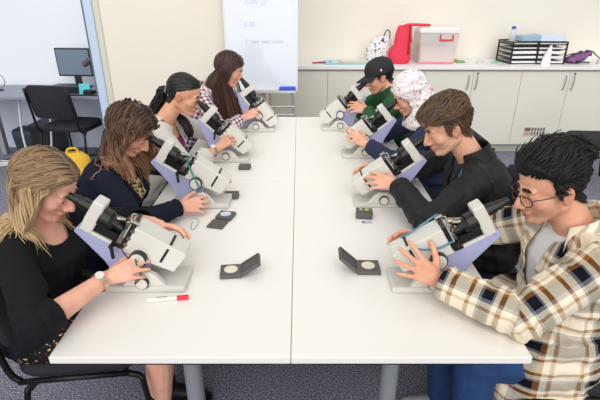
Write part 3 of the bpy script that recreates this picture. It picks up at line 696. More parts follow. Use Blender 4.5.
# ------------------------------------------------------------------ light
w = bpy.data.worlds.new('room'); SC.world = w; w.use_nodes = True
w.node_tree.nodes['Background'].inputs['Color'].default_value = (1, .992, .975, 1); w.node_tree.nodes['Background'].inputs['Strength'].default_value = .42
def area(loc, sx, sy, power, rot=(0, 0, 0), col=(1, .97, .93)):
    d = bpy.data.lights.new('ceiling_panel', 'AREA'); d.shape = 'RECTANGLE'; d.size = sx; d.size_y = sy; d.energy = power; d.color = col
    o = bpy.data.objects.new('ceiling_panel', d); link(o); o.location = loc; o.rotation_euler = rot
for y in (-.6, 1.3, 3.0):
    for x in (-2.2, 0, 2.2): area((x, y, 2.75), 1.2, .6, 4.5)
sd = bpy.data.lights.new('front_fill_sun', 'SUN'); sd.energy = 1.9; sd.angle = math.radians(70); sd.color = (1, .98, .958)  # added soft fill from behind the camera, lifts walls and cabinet fronts; no window modelled
so = bpy.data.objects.new('front_fill_sun', sd); link(so); so.location = (0, -3, 3); so.rotation_euler = V((-.08, -.87, .5)).to_track_quat('Z', 'Y').to_euler()
SC.view_settings.view_transform = 'Standard'; SC.view_settings.look = 'None'; SC.view_settings.gamma = 1; SC.view_settings.exposure = 0.12
try: SC.view_settings.use_curve_mapping = False
except Exception: pass
# ------------------------------------------------------------------ people
def scope_pt(k, s, t=0, y=0):
    x, yy, a = SC_POS[k]; TILT[0] = math.radians(STILT[k])
    return V((x, yy, TT)) + Matrix.Rotation(a, 3, 'Z') @ AX(s, t, y)*SSCK.get(k, SSC)
def vnoise(P, seed=0):
    """smooth value noise for an N x 3 array"""
    P = np.asarray(P, float); I = np.floor(P).astype(np.int64); F = P-I; F = F*F*(3-2*F); out = 0
    def h(i, j, k):
        n = (i*374761393 + j*668265263 + k*2147483647*7 + seed*974711) & 0xffffffff
        n = ((n ^ (n >> 13))*1274126177) & 0xffffffff
        return ((n ^ (n >> 16)) & 0xffff)/65535.0
    for a in (0, 1):
        for b in (0, 1):
            for c in (0, 1):
                w = (F[:, 0] if a else 1-F[:, 0])*(F[:, 1] if b else 1-F[:, 1])*(F[:, 2] if c else 1-F[:, 2])
                out = out + w*h(I[:, 0]+a, I[:, 1]+b, I[:, 2]+c)
    return out*2-1
def remesh(bm, vox, it=4):
    bmesh.ops.recalc_face_normals(bm, faces=bm.faces)
    me = bpy.data.meshes.new('tmp'); bm.to_mesh(me); bm.free()
    o = bpy.data.objects.new('tmp', me); COL.objects.link(o)
    r = o.modifiers.new('r', 'REMESH'); r.mode = 'VOXEL'; r.voxel_size = vox; r.adaptivity = 0
    s = o.modifiers.new('s', 'SMOOTH'); s.factor = .5; s.iterations = it
    dg = bpy.context.evaluated_depsgraph_get(); m2 = bpy.data.meshes.new_from_object(o.evaluated_get(dg))
    bpy.data.objects.remove(o); bpy.data.meshes.remove(me)
    return m2
def getco(me):
    a = np.empty(len(me.vertices)*3, np.float32); me.vertices.foreach_get('co', a); return a.reshape(-1, 3).astype(float)
def setco(me, a):
    me.vertices.foreach_set('co', np.asarray(a, np.float32).ravel()); me.update()
def getno(me):
    a = np.empty(len(me.vertices)*3, np.float32); me.vertices.foreach_get('normal', a); return a.reshape(-1, 3).astype(float)
def delete_verts(me, mask, smooth=6):
    """drop points, then even out the cut edge"""
    bm = BM(); bm.from_mesh(me); bm.verts.ensure_lookup_table()
    bmesh.ops.delete(bm, geom=[bm.verts[i] for i in np.nonzero(mask)[0]], context='VERTS')
    be = [v for v in bm.verts if v.is_boundary]
    for _ in range(smooth):
        new = {}
        for v in be:
            nb = [e.other_vert(v).co for e in v.link_edges if e.is_boundary]
            if len(nb) == 2: new[v] = v.co*.4 + (nb[0]+nb[1])*.3
        for v, c in new.items(): v.co = c
    bm.to_mesh(me); bm.free(); me.update()
def finish(name, me, m, parent, base, smooth=True):
    me.name = name; me.materials.clear(); me.materials.append(m)
    me.transform(Matrix.Translation(-base))
    me.polygons.foreach_set('use_smooth', [smooth]*len(me.polygons)); me.update()
    o = bpy.data.objects.new(name, me); link(o, parent)
    if parent is None: o.location = base
    return o
def solidify(me, th):
    o = bpy.data.objects.new('tmp', me); COL.objects.link(o)
    s = o.modifiers.new('s', 'SOLIDIFY'); s.thickness = th; s.offset = -1
    dg = bpy.context.evaluated_depsgraph_get(); m2 = bpy.data.meshes.new_from_object(o.evaluated_get(dg))
    bpy.data.objects.remove(o); bpy.data.meshes.remove(me); return m2
def ik(a, c, l1, l2, pole):
    d = c-a; L = min(d.length, (l1+l2)*.999); u = d.normalized()
    if d.length > L: c = a+u*L
    x = (l1*l1-l2*l2+L*L)/(2*L); h = math.sqrt(max(0, l1*l1-x*x))
    p = (V(pole)-u*V(pole).dot(u)).normalized()
    return a+u*x+p*h, c

class Person: pass
def basis(a): return V((math.cos(a), math.sin(a), 0)), V((-math.sin(a), math.cos(a), 0))
HEADP = [  # ellipsoids of the skull and face: centre, radii
    ((-.012, 0, .030), (.096, .075, .088)), ((.020, 0, .045), (.068, .066, .066)), ((.034, 0, -.028), (.056, .058, .080)), ((.072, 0, -.100), (.019, .021, .016)),
    ((.053, .034, -.030), (.030, .026, .028)), ((.053, -.034, -.030), (.030, .026, .028)), ((.0855, 0, -.066), (.015, .022, .0075)), ((.084, 0, -.078), (.0135, .018, .008)),
    ((.099, .010, -.041), (.010, .008, .008)), ((.099, -.010, -.041), (.010, .008, .008)), ((.076, .0315, .001), (.0125, .0145, .0120)), ((.076, -.0315, .001), (.0125, .0145, .0120))]
HEADC = [  # tapered limbs of the head: jaw, brow, nose
    ((-.005, .050, -.055), (.060, .016, -.098), .022, .018), ((-.005, -.050, -.055), (.060, -.016, -.098), .022, .018),
    ((.076, -.036, .019), (.084, 0, .021), .012, .012), ((.076, .036, .019), (.084, 0, .021), .012, .012), ((.090, 0, .010), (.112, 0, -.034), .0080, .0120), ((.02, -.02, -.08), (.06, .0, -.09), .03, .02), ((.02, .02, -.08), (.06, .0, -.09), .03, .02)]
def hand_prims(bm, W, d, n, side, curl, spread, thumb, hs):
    """palm, four unequal bent fingers and a thumb from the side of the palm; d wrist to knuckles, n the way the palm faces"""
    d = d.normalized(); n = (n-d*n.dot(d)).normalized(); s = d.cross(n)*(1 if side == 'R' else -1)
    T = lambda a, b, c: W + (d*a + s*b + n*c)*hs
    k = [T(.088, .031, 0), T(.092, .010, -.003), T(.087, -.011, -.002), T(.078, -.030, .001)]
    for q in k: cap(bm, T(.018, (q-W).dot(s)/hs*.45, .002), q, .0145*hs, .0105*hs, 12)
    cap(bm, T(.02, .016, .008), T(.052, .030, .010), .015*hs, .012*hs, 12); cap(bm, T(.02, -.014, .006), T(.06, -.026, .006), .014*hs, .011*hs, 12)
    cap(bm, W - d*.02, T(.03, 0, 0), .0255*hs, .022*hs, 14)
    tips = []
    for i, (q, L_, r) in enumerate(zip(k, (.072, .080, .074, .058), (.0092, .0095, .0090, .0080))):
        c = curl[i] if isinstance(curl, (list, tuple)) else curl
        f = (d + s*(.16-.11*i)*spread).normalized(); nn = (n-f*n.dot(f)).normalized(); p = q; r0 = r*hs
        ang = 0
        for j, (fr, cc) in enumerate(((.46, .55), (.30, .9), (.24, .6))):
            ang += c*cc; e = p + (f*math.cos(ang)+nn*math.sin(ang))*L_*fr*hs
            cap(bm, p, e, r0, r0*.92, 10); p = e; r0 *= .92
        tips.append(p)
    t0 = T(.024, .022, .010); td = (d*thumb[0] + s*thumb[1] + n*thumb[2]).normalized()
    t1 = t0 + td*.042*hs; td2 = (td + d*.35 + n*.1).normalized(); t2 = t1 + td2*.032*hs; t3 = t2 + (td2 + d*.25).normalized()*.024*hs
    cap(bm, t0, t1, .0145*hs, .0115*hs, 12); cap(bm, t1, t2, .0112*hs, .0102*hs, 12); cap(bm, t2, t3, .0102*hs, .0085*hs, 12)
    return tips

def make_person(label, cat, a, hip, neck, head, pitch=30, yaw=0, roll=0, female=False, girth=1.0, bust=0, hs=1.0, hands=None, skin=None, knees=None, shoulder=None, sh_fwd=.05, legw=1.0, hang=.075, stubble=0, lens=None):
    p = Person(); p.F, p.L = basis(a); p.a = a; p.H = V(hip); p.N = V(neck); p.Hc = V(head); p.hs = hs; p.female = female
    F, Lf = p.F, p.L
    p.R = Matrix.Rotation(a+math.radians(yaw), 3, 'Z') @ Matrix.Rotation(math.radians(pitch), 3, 'Y') @ Matrix.Rotation(math.radians(roll), 3, 'X')
    hw = p.hw = lambda x, y=0, z=0: p.Hc + p.R @ (V((x, y, z))*hs)
    sw = shoulder or (.158 if female else .178)
    # spine
    ctl = (p.H+p.N)/2 - F*.035
    p.spine = lambda t: p.H*(1-t)**2 + ctl*2*t*(1-t) + p.N*t*t
    def station(t, w, d, fo=0, g=0):
        tan = (p.spine(min(1, t+.02))-p.spine(max(0, t-.02))).normalized(); fx = Lf.cross(tan)*1.0
        if fx.dot(F) < 0: fx = -fx
        return (p.spine(t)+fx*fo, Lf, w+g, fx, d+g)
    if female: st = [(-.14, .13, .10, 0), (-.04, .172, .120, 0), (.10, .172, .122, .0), (.36, .140, .104, .008), (.60, .140, .106+bust*.2, .01+bust*.3), (.74, .150, .104+bust*.3, .012+bust*.35), (.86, .148, .088, .008), (.95, .105, .066, .0), (1.02, .055, .05, -.004)]
    else: st = [(-.14, .13, .10, 0), (-.04, .168, .118, 0), (.10, .165, .118, 0), (.36, .152, .112, .006), (.60, .160, .118, .01), (.74, .170, .116, .01), (.86, .165, .096, .006), (.95, .115, .070, .0), (1.02, .060, .055, -.004)]
    p.torso = lambda g=0, t0=-9, gb=0: [station(t, w*girth, d*girth, fo, g+(gb if t < .3 else 0)) for t, w, d, fo in st if t >= t0]
    sd = (p.N-p.spine(.7)).normalized()
    p.sh = {}; p.el = {}; p.wr = {}
    l1, l2 = (.275, .245) if female else (.295, .262)
    l1, l2 = lens or (l1, l2)
    for sgn, key in ((1, 'L'), (-1, 'R')):
        h = hands[key]; f_ = h.get('fwd', sh_fwd)
        p.sh[key] = p.N - sd*h.get('drop', hang) + Lf*sgn*sw + F*f_
        W = V(h['at']); pole = V(h.get('pole', Lf*sgn*.6 - F*.3 + V((0, 0, -1))))
        best = None
        for k in range(16):          # swing the elbow outwards and up until the arm clears the table
            E_, W_ = ik(p.sh[key], W, l1, l2, pole + (Lf*sgn*.35 - F*.12 + V((0, 0, .16)))*k)
            low = 0
            for a_, b_, rr in ((p.sh[key], E_, .056), (E_, W_, .052)):
                for i in range(11):
                    q = a_.lerp(b_, i/10)
                    if abs(q.x) < .74: low = max(low, .73+rr-(.018 if a_ is E_ and i > 6 else 0)-q.z)
            if best is None or low < best[0]-.002: best = (low, E_, W_)
            if low <= 0: break
        p.el[key], p.wr[key] = best[1], best[2]
    p.hands = hands; p.knee = {}; p.ankle = {}
    for sgn, key in ((1, 'L'), (-1, 'R')):
        kx, ky = (knees or {}).get(key, (.40, .10*sgn))
        p.knee[key] = p.H + F*kx + Lf*ky + V((0, 0, -.02)); p.ankle[key] = V((p.knee[key].x, p.knee[key].y, .095)) - F*.04
    # body, one continuous surface
    bm = BM()
    loft(bm, p.torso())
    cap(bm, p.N - sd*.03, hw(-.025, 0, -.055), .056 if female else .062, .050 if female else .056, 20)
    for c, r in HEADP: ell(bm, hw(*c), [q*hs for q in r], p.R, 24)
    for b, e, r0, r1 in HEADC: cap(bm, hw(*b), hw(*e), r0*hs, r1*hs, 14)
    for s in (-1, 1):
        er = p.R @ Matrix.Rotation(s*math.radians(-18), 3, 'Z') @ Matrix.Rotation(math.radians(-12), 3, 'Y')
        ell(bm, hw(-.008, s*.078, -.008), (.019*hs, .0075*hs, .031*hs), er, 18); ell(bm, hw(-.004, s*.076, -.032), (.010*hs, .007*hs, .010*hs), er, 12)
    arm = .93 if female else 1.0
    arm *= (girth+1)/2
    p.armk = arm
    for key in 'LR':
        S, E, W = p.sh[key], p.el[key], p.wr[key]; h = hands[key]
        cap(bm, p.N - sd*.05, S, .05, .050*arm, 16); cap(bm, S, E, .050*arm, .039*arm, 16)
        cap(bm, E, E.lerp(W, .3), .038*arm, .040*arm, 16); cap(bm, E.lerp(W, .3), W, .040*arm, .0265, 16)
        hand_prims(bm, W, V(h['d']), V(h['n']), key, h.get('curl', .5), h.get('spread', 1), h.get('thumb', (.6, .7, .3)), (.94 if female else 1.02))
        hipj = p.H + Lf*(.095 if key == 'L' else -.095) - V((0, 0, .01))
        cap(bm, hipj, p.knee[key], .085*legw*girth, .058*legw, 16); cap(bm, p.knee[key], p.ankle[key].lerp(p.knee[key], .6), .055*legw, .052*legw, 14); cap(bm, p.ankle[key].lerp(p.knee[key], .6), p.ankle[key], .052*legw, .036, 14)
        cap(bm, p.ankle[key]-V((0, 0, .045)), p.ankle[key]+F*.13-V((0, 0, .065)), .036, .028, 12)
    me = remesh(bm, .0040, 3)
    co = getco(me); R = np.array(p.R); lp = ((co-np.array(p.Hc)) @ R)/hs
    no = getno(me)
    near = (np.abs(lp) < .16).all(1)
    def push(c, sig, amt):
        w = np.exp(-(((lp-np.array(c))/np.array(sig))**2).sum(1))*near; return (w*amt*hs)[:, None]*no
    dl = 0
    for s in (-1, 1):
        dl = dl + push((.088, s*.016, .004), (.012, .008, .011), -.006) + push((.084, s*.033, -.013), (.012, .016, .005), -.0025) + push((.084, s*.033, .0125), (.014, .018, .004), -.002)
        dl = dl + push((.088, s*.024, -.071), (.012, .006, .006), -.003) + push((.0, s*.085, -.006), (.009, .006, .016), -.005)
    dl = dl + push((.097, 0, -.0722), (.012, .020, .0026), -.0035)
    setco(me, co+dl)
    fl = np.zeros((len(co), 3), np.float32)
    lipw = np.exp(-(((lp-np.array((.094, 0, -.072)))/np.array((.022, .019, .0105)))**4).sum(1))
    chk = np.exp(-(((np.abs(lp)*[0, 1, 0]+lp*[1, 0, 1]-np.array((.075, .042, -.035)))/np.array((.03, .022, .022)))**2).sum(1))*.30
    nose = np.exp(-(((lp-np.array((.115, 0, -.036)))/np.array((.016, .016, .014)))**2).sum(1))*.30
    ear = np.exp(-(((np.abs(lp)*[0, 1, 0]+lp*[1, 0, 1]-np.array((-.006, .085, -.01)))/np.array((.025, .012, .035)))**4).sum(1))*.35
    fl[:, 0] = np.clip(lipw*.85+chk+nose+ear, 0, 1)*near
    if stubble:
        jaw = np.clip((-.042-lp[:, 2])/.02, 0, 1)*np.clip((lp[:, 2]+.150)/.03, 0, 1)*np.clip((lp[:, 0]-.0)/.02, 0, 1)
        side = np.clip((.035-np.abs(lp[:, 0]-.0))/.02, 0, 1)*np.clip((lp[:, 2]+.08)/.03, 0, 1)*(lp[:, 2] < .01)*(lp[:, 0] > .008)
        fl[:, 1] = np.clip(np.maximum(jaw, side)*(1-lipw)*stubble*(.8+.3*vnoise(co*120, 3)), 0, 1)*near
    at = me.attributes.new('flush', 'FLOAT_VECTOR', 'POINT'); at.data.foreach_set('vector', fl.ravel())
    p.me = me; p.lp = lp; p.flush = fl
    p.base = V((p.H.x, p.H.y, 0)); p.skin = skin
    bm = BM(); bm.from_mesh(me); p.bvh = BVHTree.FromBMesh(bm); bm.free()
    p.label = label
    p.o = finish('person', me, skin, None, p.base); tag(p.o, label, cat); p.o['group'] = 'people looking into microscopes'
    p.co = co; p.colliders = [p.bvh]
    # eyes under lowered lids, brows
    for s in (-1, 1):
        bm = BM(); ell(bm, (0, 0, 0), (.0118*hs,)*3, None, 18)
        for v in bm.verts: v.co = hw(.0755, s*.0315, -.003) + p.R @ v.co - p.base
        e = obj('eye', bm, mat('eye_white', (232, 228, 222), .2), p.o, smooth=180)
        bm = BM(); ell(bm, (0, 0, 0), (.002*hs, .0052*hs, .0052*hs), None, 14)
        for v in bm.verts: v.co = hw(.0865, s*.0315, -.007) + p.R @ (Matrix.Rotation(math.radians(22), 3, 'Y') @ v.co) - p.base
        obj('iris', bm, mat('iris_dark', (48, 30, 22), .15), e, smooth=180)
    return p

def on_skin(p, lx, ly, lz, off=.001):
    """nearest point of the body seen from a head-local direction"""
    q, n, i, d = p.bvh.find_nearest(p.hw(lx, ly, lz)); return q+n*off, n
def brows(p, m, thick=1.0, y0=.012, y1=.050):
    for s in (-1, 1):
        pts = [on_skin(p, .098-.10*(y-.01)**1.0*.35, s*y, .0225+.006*math.sin((y-y0)/(y1-y0)*2.4), .0006)[0]-p.base for y in np.linspace(y0, y1, 7)]
        bm = BM(); tube(bm, pts, .0042*thick, 8, sm=3, rfun=lambda t: .55+.75*math.sin(PI*min(1, .25+t*.75)), flat=.6, up=p.R @ V((1, 0, 0))); obj('eyebrow', bm, m, p.o, smooth=180)
        pts = [on_skin(p, .095, s*y, -.0055-.003*math.sin((y-.02)/.026*PI), .0006)[0]-p.base for y in np.linspace(.020, .045, 6)]
        bm = BM(); tube(bm, pts, .0013, 6, sm=2); obj('eyelash', bm, m, p.o, smooth=180)

# ------------------------------------------------------------------ clothes
def bones(p):
    B = [('T', p.H-V((0, 0, .1)), p.N)]
    for k in 'LR': B += [('U'+k, p.sh[k], p.el[k]), ('F'+k, p.el[k], p.wr[k])]
    return B
def bone_coords(p, P):
    """for N points: nearest bone, length along it, angle round it"""
    best = None
    for i, (nm, a, b) in enumerate(bones(p)):
        a_, b_ = np.array(a), np.array(b); d = b_-a_; L_ = np.linalg.norm(d); u = d/L_
        s = ((P-a_) @ u); sc = np.clip(s, 0, L_); r = P-a_-sc[:, None]*u; D = np.linalg.norm(r, axis=1) - (.13 if nm == 'T' else .045)
        if nm == 'T': ref = np.array(p.F)
        else: ref = np.array(V((0, 0, 1)))
        e1 = ref-u*(ref @ u); e1 /= np.linalg.norm(e1); e2 = np.cross(u, e1)
        ang = np.arctan2(r @ e2, r @ e1)
        off = {'T': 0, 'U': .0, 'F': np.linalg.norm(np.array(p.el['L'])-np.array(p.sh['L']))}[nm[0]]
        if best is None: best = [D, np.full(len(P), i), s+off, ang, np.full(len(P), .15)]
        else:
            m = D < best[0]
            best[0] = np.where(m, D, best[0]); best[1][m] = i; best[2] = np.where(m, s+off, best[2]); best[3] = np.where(m, ang, best[3]); best[4] = np.where(m, .055, best[4])
    return best
def cloth_uv(p, me):
    """stripe coordinates in metres round and along each sleeve and the trunk"""
    co = getco(me); nl = len(me.loops); lv = np.empty(nl, np.int32); me.loops.foreach_get('vertex_index', lv)
    npoly = len(me.polygons); ls = np.empty(npoly, np.int32); lt = np.empty(npoly, np.int32)
    me.polygons.foreach_get('loop_start', ls); me.polygons.foreach_get('loop_total', lt)
    fc = np.empty(npoly*3, np.float32); me.polygons.foreach_get('center', fc); fc = fc.reshape(-1, 3).astype(float)
    _, bi, _, fa, fr = bone_coords(p, fc); lf = np.empty(nl, np.int32)
    for j in range(int(lt.max())):
        m = lt > j; lf[ls[m]+j] = np.nonzero(m)[0]
    uv = np.zeros((nl, 2), np.float32); Q = co[lv]
    for i, (nm, a, b) in enumerate(bones(p)):
        m = bi[lf] == i
        if not m.any(): continue
        a_, b_ = np.array(a), np.array(b); u = (b_-a_)/np.linalg.norm(b_-a_)
        ref = np.array(p.F) if nm == 'T' else np.array((0, 0, 1.)); e1 = ref-u*(ref @ u); e1 /= np.linalg.norm(e1); e2 = np.cross(u, e1)
        r = Q[m]-a_; an = np.arctan2(r @ e2, r @ e1); f0 = fa[lf[m]]; an = f0+((an-f0+PI) % (2*PI)-PI)
        uv[m, 0] = an*fr[lf[m]]+.4; uv[m, 1] = r @ u + (.28 if nm[0] == 'F' else 0)+.3
    l = me.uv_layers.new(name='cloth'); l.data.foreach_set('uv', uv.ravel())
def garment(p, name, m, g=.012, hem=-9, sleeve=1.0, vox=.006, cuts=(), folds=1.0, uv=False, gs=None, neckup=.0, gb=0, loose=0, th=.004, extra=None, arms='LR', shg=None, seed=0):
    bm = BM(); gs = g if gs is None else gs
    loft(bm, p.torso(g, hem, gb))
    sd = (p.N-p.spine(.7)).normalized()
    if neckup: cap(bm, p.N-sd*.03, p.N+(p.hw(-.025, 0, -.055)-p.N).normalized()*neckup, .064+g*.6, .058+g*.6, 20)
    for k in arms:
        S, E, W = p.sh[k], p.el[k], p.wr[k]; ar = p.armk
        cap(bm, p.N-sd*.05, S, .05+g, .050*ar+gs, 16)
        if sleeve > .5:
            cap(bm, S, E, .050*ar+gs, .040*ar+gs+loose*.6, 16); e2 = E.lerp(W, min(1.05, (sleeve-.5)*2))
            cap(bm, E, e2, .040*ar+gs+loose*.6, (.0285+gs*.8 if sleeve > .9 else .040*ar+gs)+loose*.5, 16)
            if sleeve > .9: cap(bm, e2, e2+(W-E).normalized()*.05, .0285+gs*.8+loose*.5, .0285+gs*.8+loose*.5, 16)
        else:
            e2 = S.lerp(E, sleeve*2); cap(bm, S, e2, .050*ar+gs, .044*ar+gs, 16); cap(bm, e2, e2+(E-S).normalized()*.05, .044*ar+gs, .044*ar+gs, 16)
    if extra: extra(bm)
    me = remesh(bm, vox, 5)
    co = getco(me); no = getno(me)
    _, bi, s, an, _ = bone_coords(p, co)
    P = co*1.0
    n1 = vnoise(P*9+seed, 1+seed); n2 = vnoise(P*22+n1[:, None]*1.5, 2+seed)
    ridge = (1-np.abs(vnoise(P*np.array([11, 11, 7])+n1[:, None]*1.2, 3+seed)))**3
    d = (n1*.0045 + n2*.002 + (ridge-.4)*.006)*folds
    L1 = (p.el['L']-p.sh['L']).length
    sl = bi > 0
    ph = s*2*PI/.042 + np.sin(an)*1.4 + n1*2.4
    env = np.exp(-((s-L1)/.085)**2) + .55*np.exp(-((s-L1*1.85)/.05)**2) + .35*np.exp(-(s/.06)**2)
    d = d + np.where(sl, (np.sin(ph)*.0055)*env*folds*(.6+.6*n1), 0)
    hs_ = (co-np.array(p.H)) @ np.array((0, 0, 1.0))
    d = d + np.where(~sl, np.sin(hs_*2*PI/.075+n1*3+np.sin(an*2))*.0045*folds*np.exp(-((hs_-.12)/.14)**2), 0)
    d = np.maximum(d, -g*.55)
    setco(me, co+no*d[:, None])
    co = getco(me); mask = np.zeros(len(co), bool)
    for f in cuts: mask |= f(co)
    for k in arms:
        S, E, W = p.sh[k], p.el[k], p.wr[k]
        q, dr = (E.lerp(W, min(1.05, (sleeve-.5)*2)), (W-E).normalized()) if sleeve > .5 else (S.lerp(E, sleeve*2), (E-S).normalized())
        r = co-np.array(q); h = r @ np.array(dr); mask |= (h > 0) & (np.linalg.norm(r, axis=1) < .12) & (h < .12) & (bi == {'L': 1, 'R': 3}[k] + (1 if sleeve > .5 else 0))
    delete_verts(me, mask)
    if uv: cloth_uv(p, me)
    bm = BM(); bm.from_mesh(me); p.colliders.append(BVHTree.FromBMesh(bm)); bm.free()
    me = solidify(me, th)
    o = finish(name, me, m, p.o, p.base)
    return o
def trunk_coords(p, co):
    """t along the spine, y to the left, forward offset from the spine"""
    u = np.array((p.N-p.H).normalized()); r = co-np.array(p.H); t = (r @ u)/(p.N-p.H).length
    y = r @ np.array(p.L); f = np.array(p.L.cross(V(u))); f = f if f @ np.array(p.F) > 0 else -f
    return t, y, r @ f
def cut_front(p, w0, w1, t0=.0, t1=1.1, y0=0):
    """front opening: half width w0 at t0 growing to w1 at t1"""
    def f(co):
        t, y, d = trunk_coords(p, co); w = w0+(w1-w0)*np.clip((t-t0)/(t1-t0), 0, 1)
        return (np.abs(y-y0) < w) & (d > .0) & (t > t0) & (t < 1.35) & (np.abs(y) < .2)
    return f
def cut_neck(p, r, dz=0, fwd=0, rz=None):
    """round neck hole"""
    def f(co):
        c = np.array(p.N+p.F*fwd+V((0, 0, dz))); q = (co-c) @ np.array([p.F, p.L, V((0, 0, 1))]).T
        return ((q/np.array((r, r*.95, rz or r)))**2).sum(1) < 1
    return f
def legs_garment(p, name, m, g=.012, to=1.0, skirt=False, legw=1.0, vox=.008):
    bm = BM()
    loft(bm, [s for s in p.torso(g)[:4]])
    for k, sg in (('L', 1), ('R', -1)):
        hj = p.H+p.L*.095*sg-V((0, 0, .01)); K = p.knee[k]; A = p.ankle[k]
        e = hj.lerp(K, min(1, to*2))
        cap(bm, hj, e, .088*legw+g, .060*legw+g, 16)
        if to > .5:
            e2 = K.lerp(A, (to-.5)*2); cap(bm, K, e2, .060*legw+g, .048*legw+g, 14)
    if skirt:
        hj = p.H-V((0, 0, .01)); e = hj+p.F*.3; cap(bm, hj, e, .1+g, .09+g, 16)
    me = remesh(bm, vox, 5); co = getco(me); no = getno(me)
    n1 = vnoise(co*10, 5); rd = (1-np.abs(vnoise(co*16+n1[:, None], 6)))**3
    setco(me, co+no*(n1*.004+rd*.005-.002)[:, None])
    return finish(name, me, m, p.o, p.base)
def shoes(p, m, tall=0.0, sole=None):
    for k in 'LR':
        A = p.ankle[k]; F = p.F
        bm = BM(); cap(bm, V((A.x, A.y, .052))-F*.03, V((A.x, A.y, .040))+F*.15, .043, .034, 14); cap(bm, V((A.x, A.y, .06)), V((A.x, A.y, .09+tall)), .046, .047, 14)
        me = remesh(bm, .007, 3); co = getco(me); co[:, 2] = np.maximum(co[:, 2], .006); setco(me, co)
        s = finish('shoe', me, m, p.o, p.base)
        bm = BM(); loft(bm, [(V((A.x, A.y, .001))+F*.055-p.base, F, .145, p.L, .042), (V((A.x, A.y, .02))+F*.055-p.base, F, .148, p.L, .044)], seg=28, pw=2.6); obj('sole', bm, sole or m, s, smooth=40)
def collar(p, m, r=.075, h=.045, flare=.02, gap=35, fold=True, fwd=.0, zo=0, name='collar'):
    """stand or folded collar rising out of the garment round the neck, open at the front by gap degrees either side"""
    ax = (p.hw(-.03, 0, -.06)-p.N).normalized(); ax = (ax*.8 + V((0, 0, .6))).normalized()
    f = (p.F-ax*p.F.dot(ax)).normalized(); l = ax.cross(f); c = p.N + p.F*fwd + ax*zo
    bm = BM(); rows = []; n = 40
    for i in range(n+1):
        t = math.radians(gap + (360-2*gap)*i/n); e = abs(i/n-.5)*2
        dr = f*math.cos(t)+l*math.sin(t)*1.06
        pts = [c+dr*r*1.22-ax*.035, c+dr*r*1.03-ax*.005, c+dr*r*.96+ax*h*(1-.25*e**3)]
        if fold: pts += [c+dr*(r*.99+.006)+ax*(h*(1-.25*e**3)+.004), c+dr*(r*1.12+.006)+ax*h*.45, c+dr*(r*1.22+flare*(.4+.6*e**2))+ax*(-.018-.030*e**4)+f*(.030*e**5)]
        rows.append([bm.verts.new(q-p.base) for q in pts])
    for a, b in zip(rows, rows[1:]):
        for j in range(len(a)-1): bm.faces.new((a[j], b[j], b[j+1], a[j+1]))
    uvl = bm.loops.layers.uv.new('cloth')
    for fc in bm.faces:
        for lo in fc.loops:
            q = lo.vert.co; lo[uvl].uv = (q.dot(l)*1.0+.37, q.dot(ax)+q.dot(f)*.8+.31)
    o = obj(name, bm, m, p.o, smooth=180, recalc=True)
    s = o.modifiers.new('s', 'SOLIDIFY'); s.thickness = .004; s.offset = 0
    sb = o.modifiers.new('b', 'SUBSURF'); sb.levels = 1; sb.render_levels = 1
    return o

# ------------------------------------------------------------------ hair
def in_hair(p, lp, line):
    xs, zs = zip(*line); return (lp[:, 2] > np.interp(lp[:, 0], xs, zs)) & (np.abs(lp) < .17).all(1)
LINE_F = [(-.2, -.10), (-.05, -.09), (-.03, -.03), (-.012, .012), (.02, .030), (.045, .048), (.07, .062), (.085, .070), (.2, .075)]
LINE_M = [(-.2, -.065), (-.06, -.062), (-.038, -.045), (-.028, .004), (.004, .016), (.016, -.004), (.026, .000), (.032, .040), (.055, .056), (.08, .066), (.2, .07)]
def scalp(p, m, line, off=.004, grow=None, name='hair', inset=0):
    """skin-tight layer of hair over the scalp; returns the object and the root points"""
    me = p.o.data.copy(); co = getco(me)+np.array(p.base); no = getno(me)
    mask = in_hair(p, p.lp, line)
    lp = p.lp
    ear = ((np.abs(lp[:, 1]) > .073) & (np.abs(lp[:, 0]+.006) < .03) & (np.abs(lp[:, 2]+.01) < .036))
    mask &= ~ear
    o_ = off+(grow(lp) if grow is not None else 0)
    n1 = vnoise(co*70, 4)*.0012
    setco(me, co+no*np.reshape(o_+n1, (-1, 1))*p.hs)
    roots = np.nonzero(mask)[0]; rp = co[roots]; rn = no[roots]; rl = lp[roots]
    for at in list(me.attributes):
        if at.name == 'flush': me.attributes.remove(at)
    inner = in_hair(p, lp-np.array((0, 0, inset)), line) & ~ear if inset else mask
    delete_verts(me, ~inner)
    l = me.uv_layers.new(name='cloth'); uvd = np.empty((len(me.loops), 2), np.float32); uvd[:, 0] = .05
    lv = np.empty(len(me.loops), np.int32); me.loops.foreach_get('vertex_index', lv); cc = getco(me)
    uvd[:, 1] = (vnoise(cc*np.array([60, 60, 60]), 9)*.25+.4)[lv]; l.data.foreach_set('uv', uvd.ravel())
    me.materials.clear(); me.materials.append(m); me.name = name
    return me, rp, rn, rl
def inside_push(p, q, marg):
    for b in p.colliders:
        h = b.find_nearest(q, .08)
        if h[0] is None: continue
        loc, n, i, d = h; sd = (q-loc).dot(n)
        if sd < marg: q = q + n*(marg-sd)
    return q
def lock_mesh(bm, uvl, pts, w, flat, tone, up, seg=6, blunt=.25):
    n = len(pts)
    r = tube(bm, pts, w, seg, rfun=lambda t: (min(1, .35+t*5))*(1 if t < .6 else max(blunt, 1-((t-.6)/.4)**1.6*(1-blunt))), flat=flat, up=up)
    idx = {}
    for i, row in enumerate(r):
        for v in row: idx[v] = i/(n-1)
    for row in r:
        for v in row:
            for f in v.link_faces:
                for lo in f.loops:
                    if lo.vert in idx: lo[uvl].uv = (idx[lo.vert], tone)
def face_guard(p, q, xf=.035):
    l = p.R.transposed() @ (q-p.Hc)
    if abs(l.y) < .12 and -.135 < l.z < .058:
        lim = xf + (.02 if l.z > .03 else 0)
        if l.x > lim: q = q - p.R @ V((1, 0, 0))*min(.012, (l.x-lim)*.6)
    return q
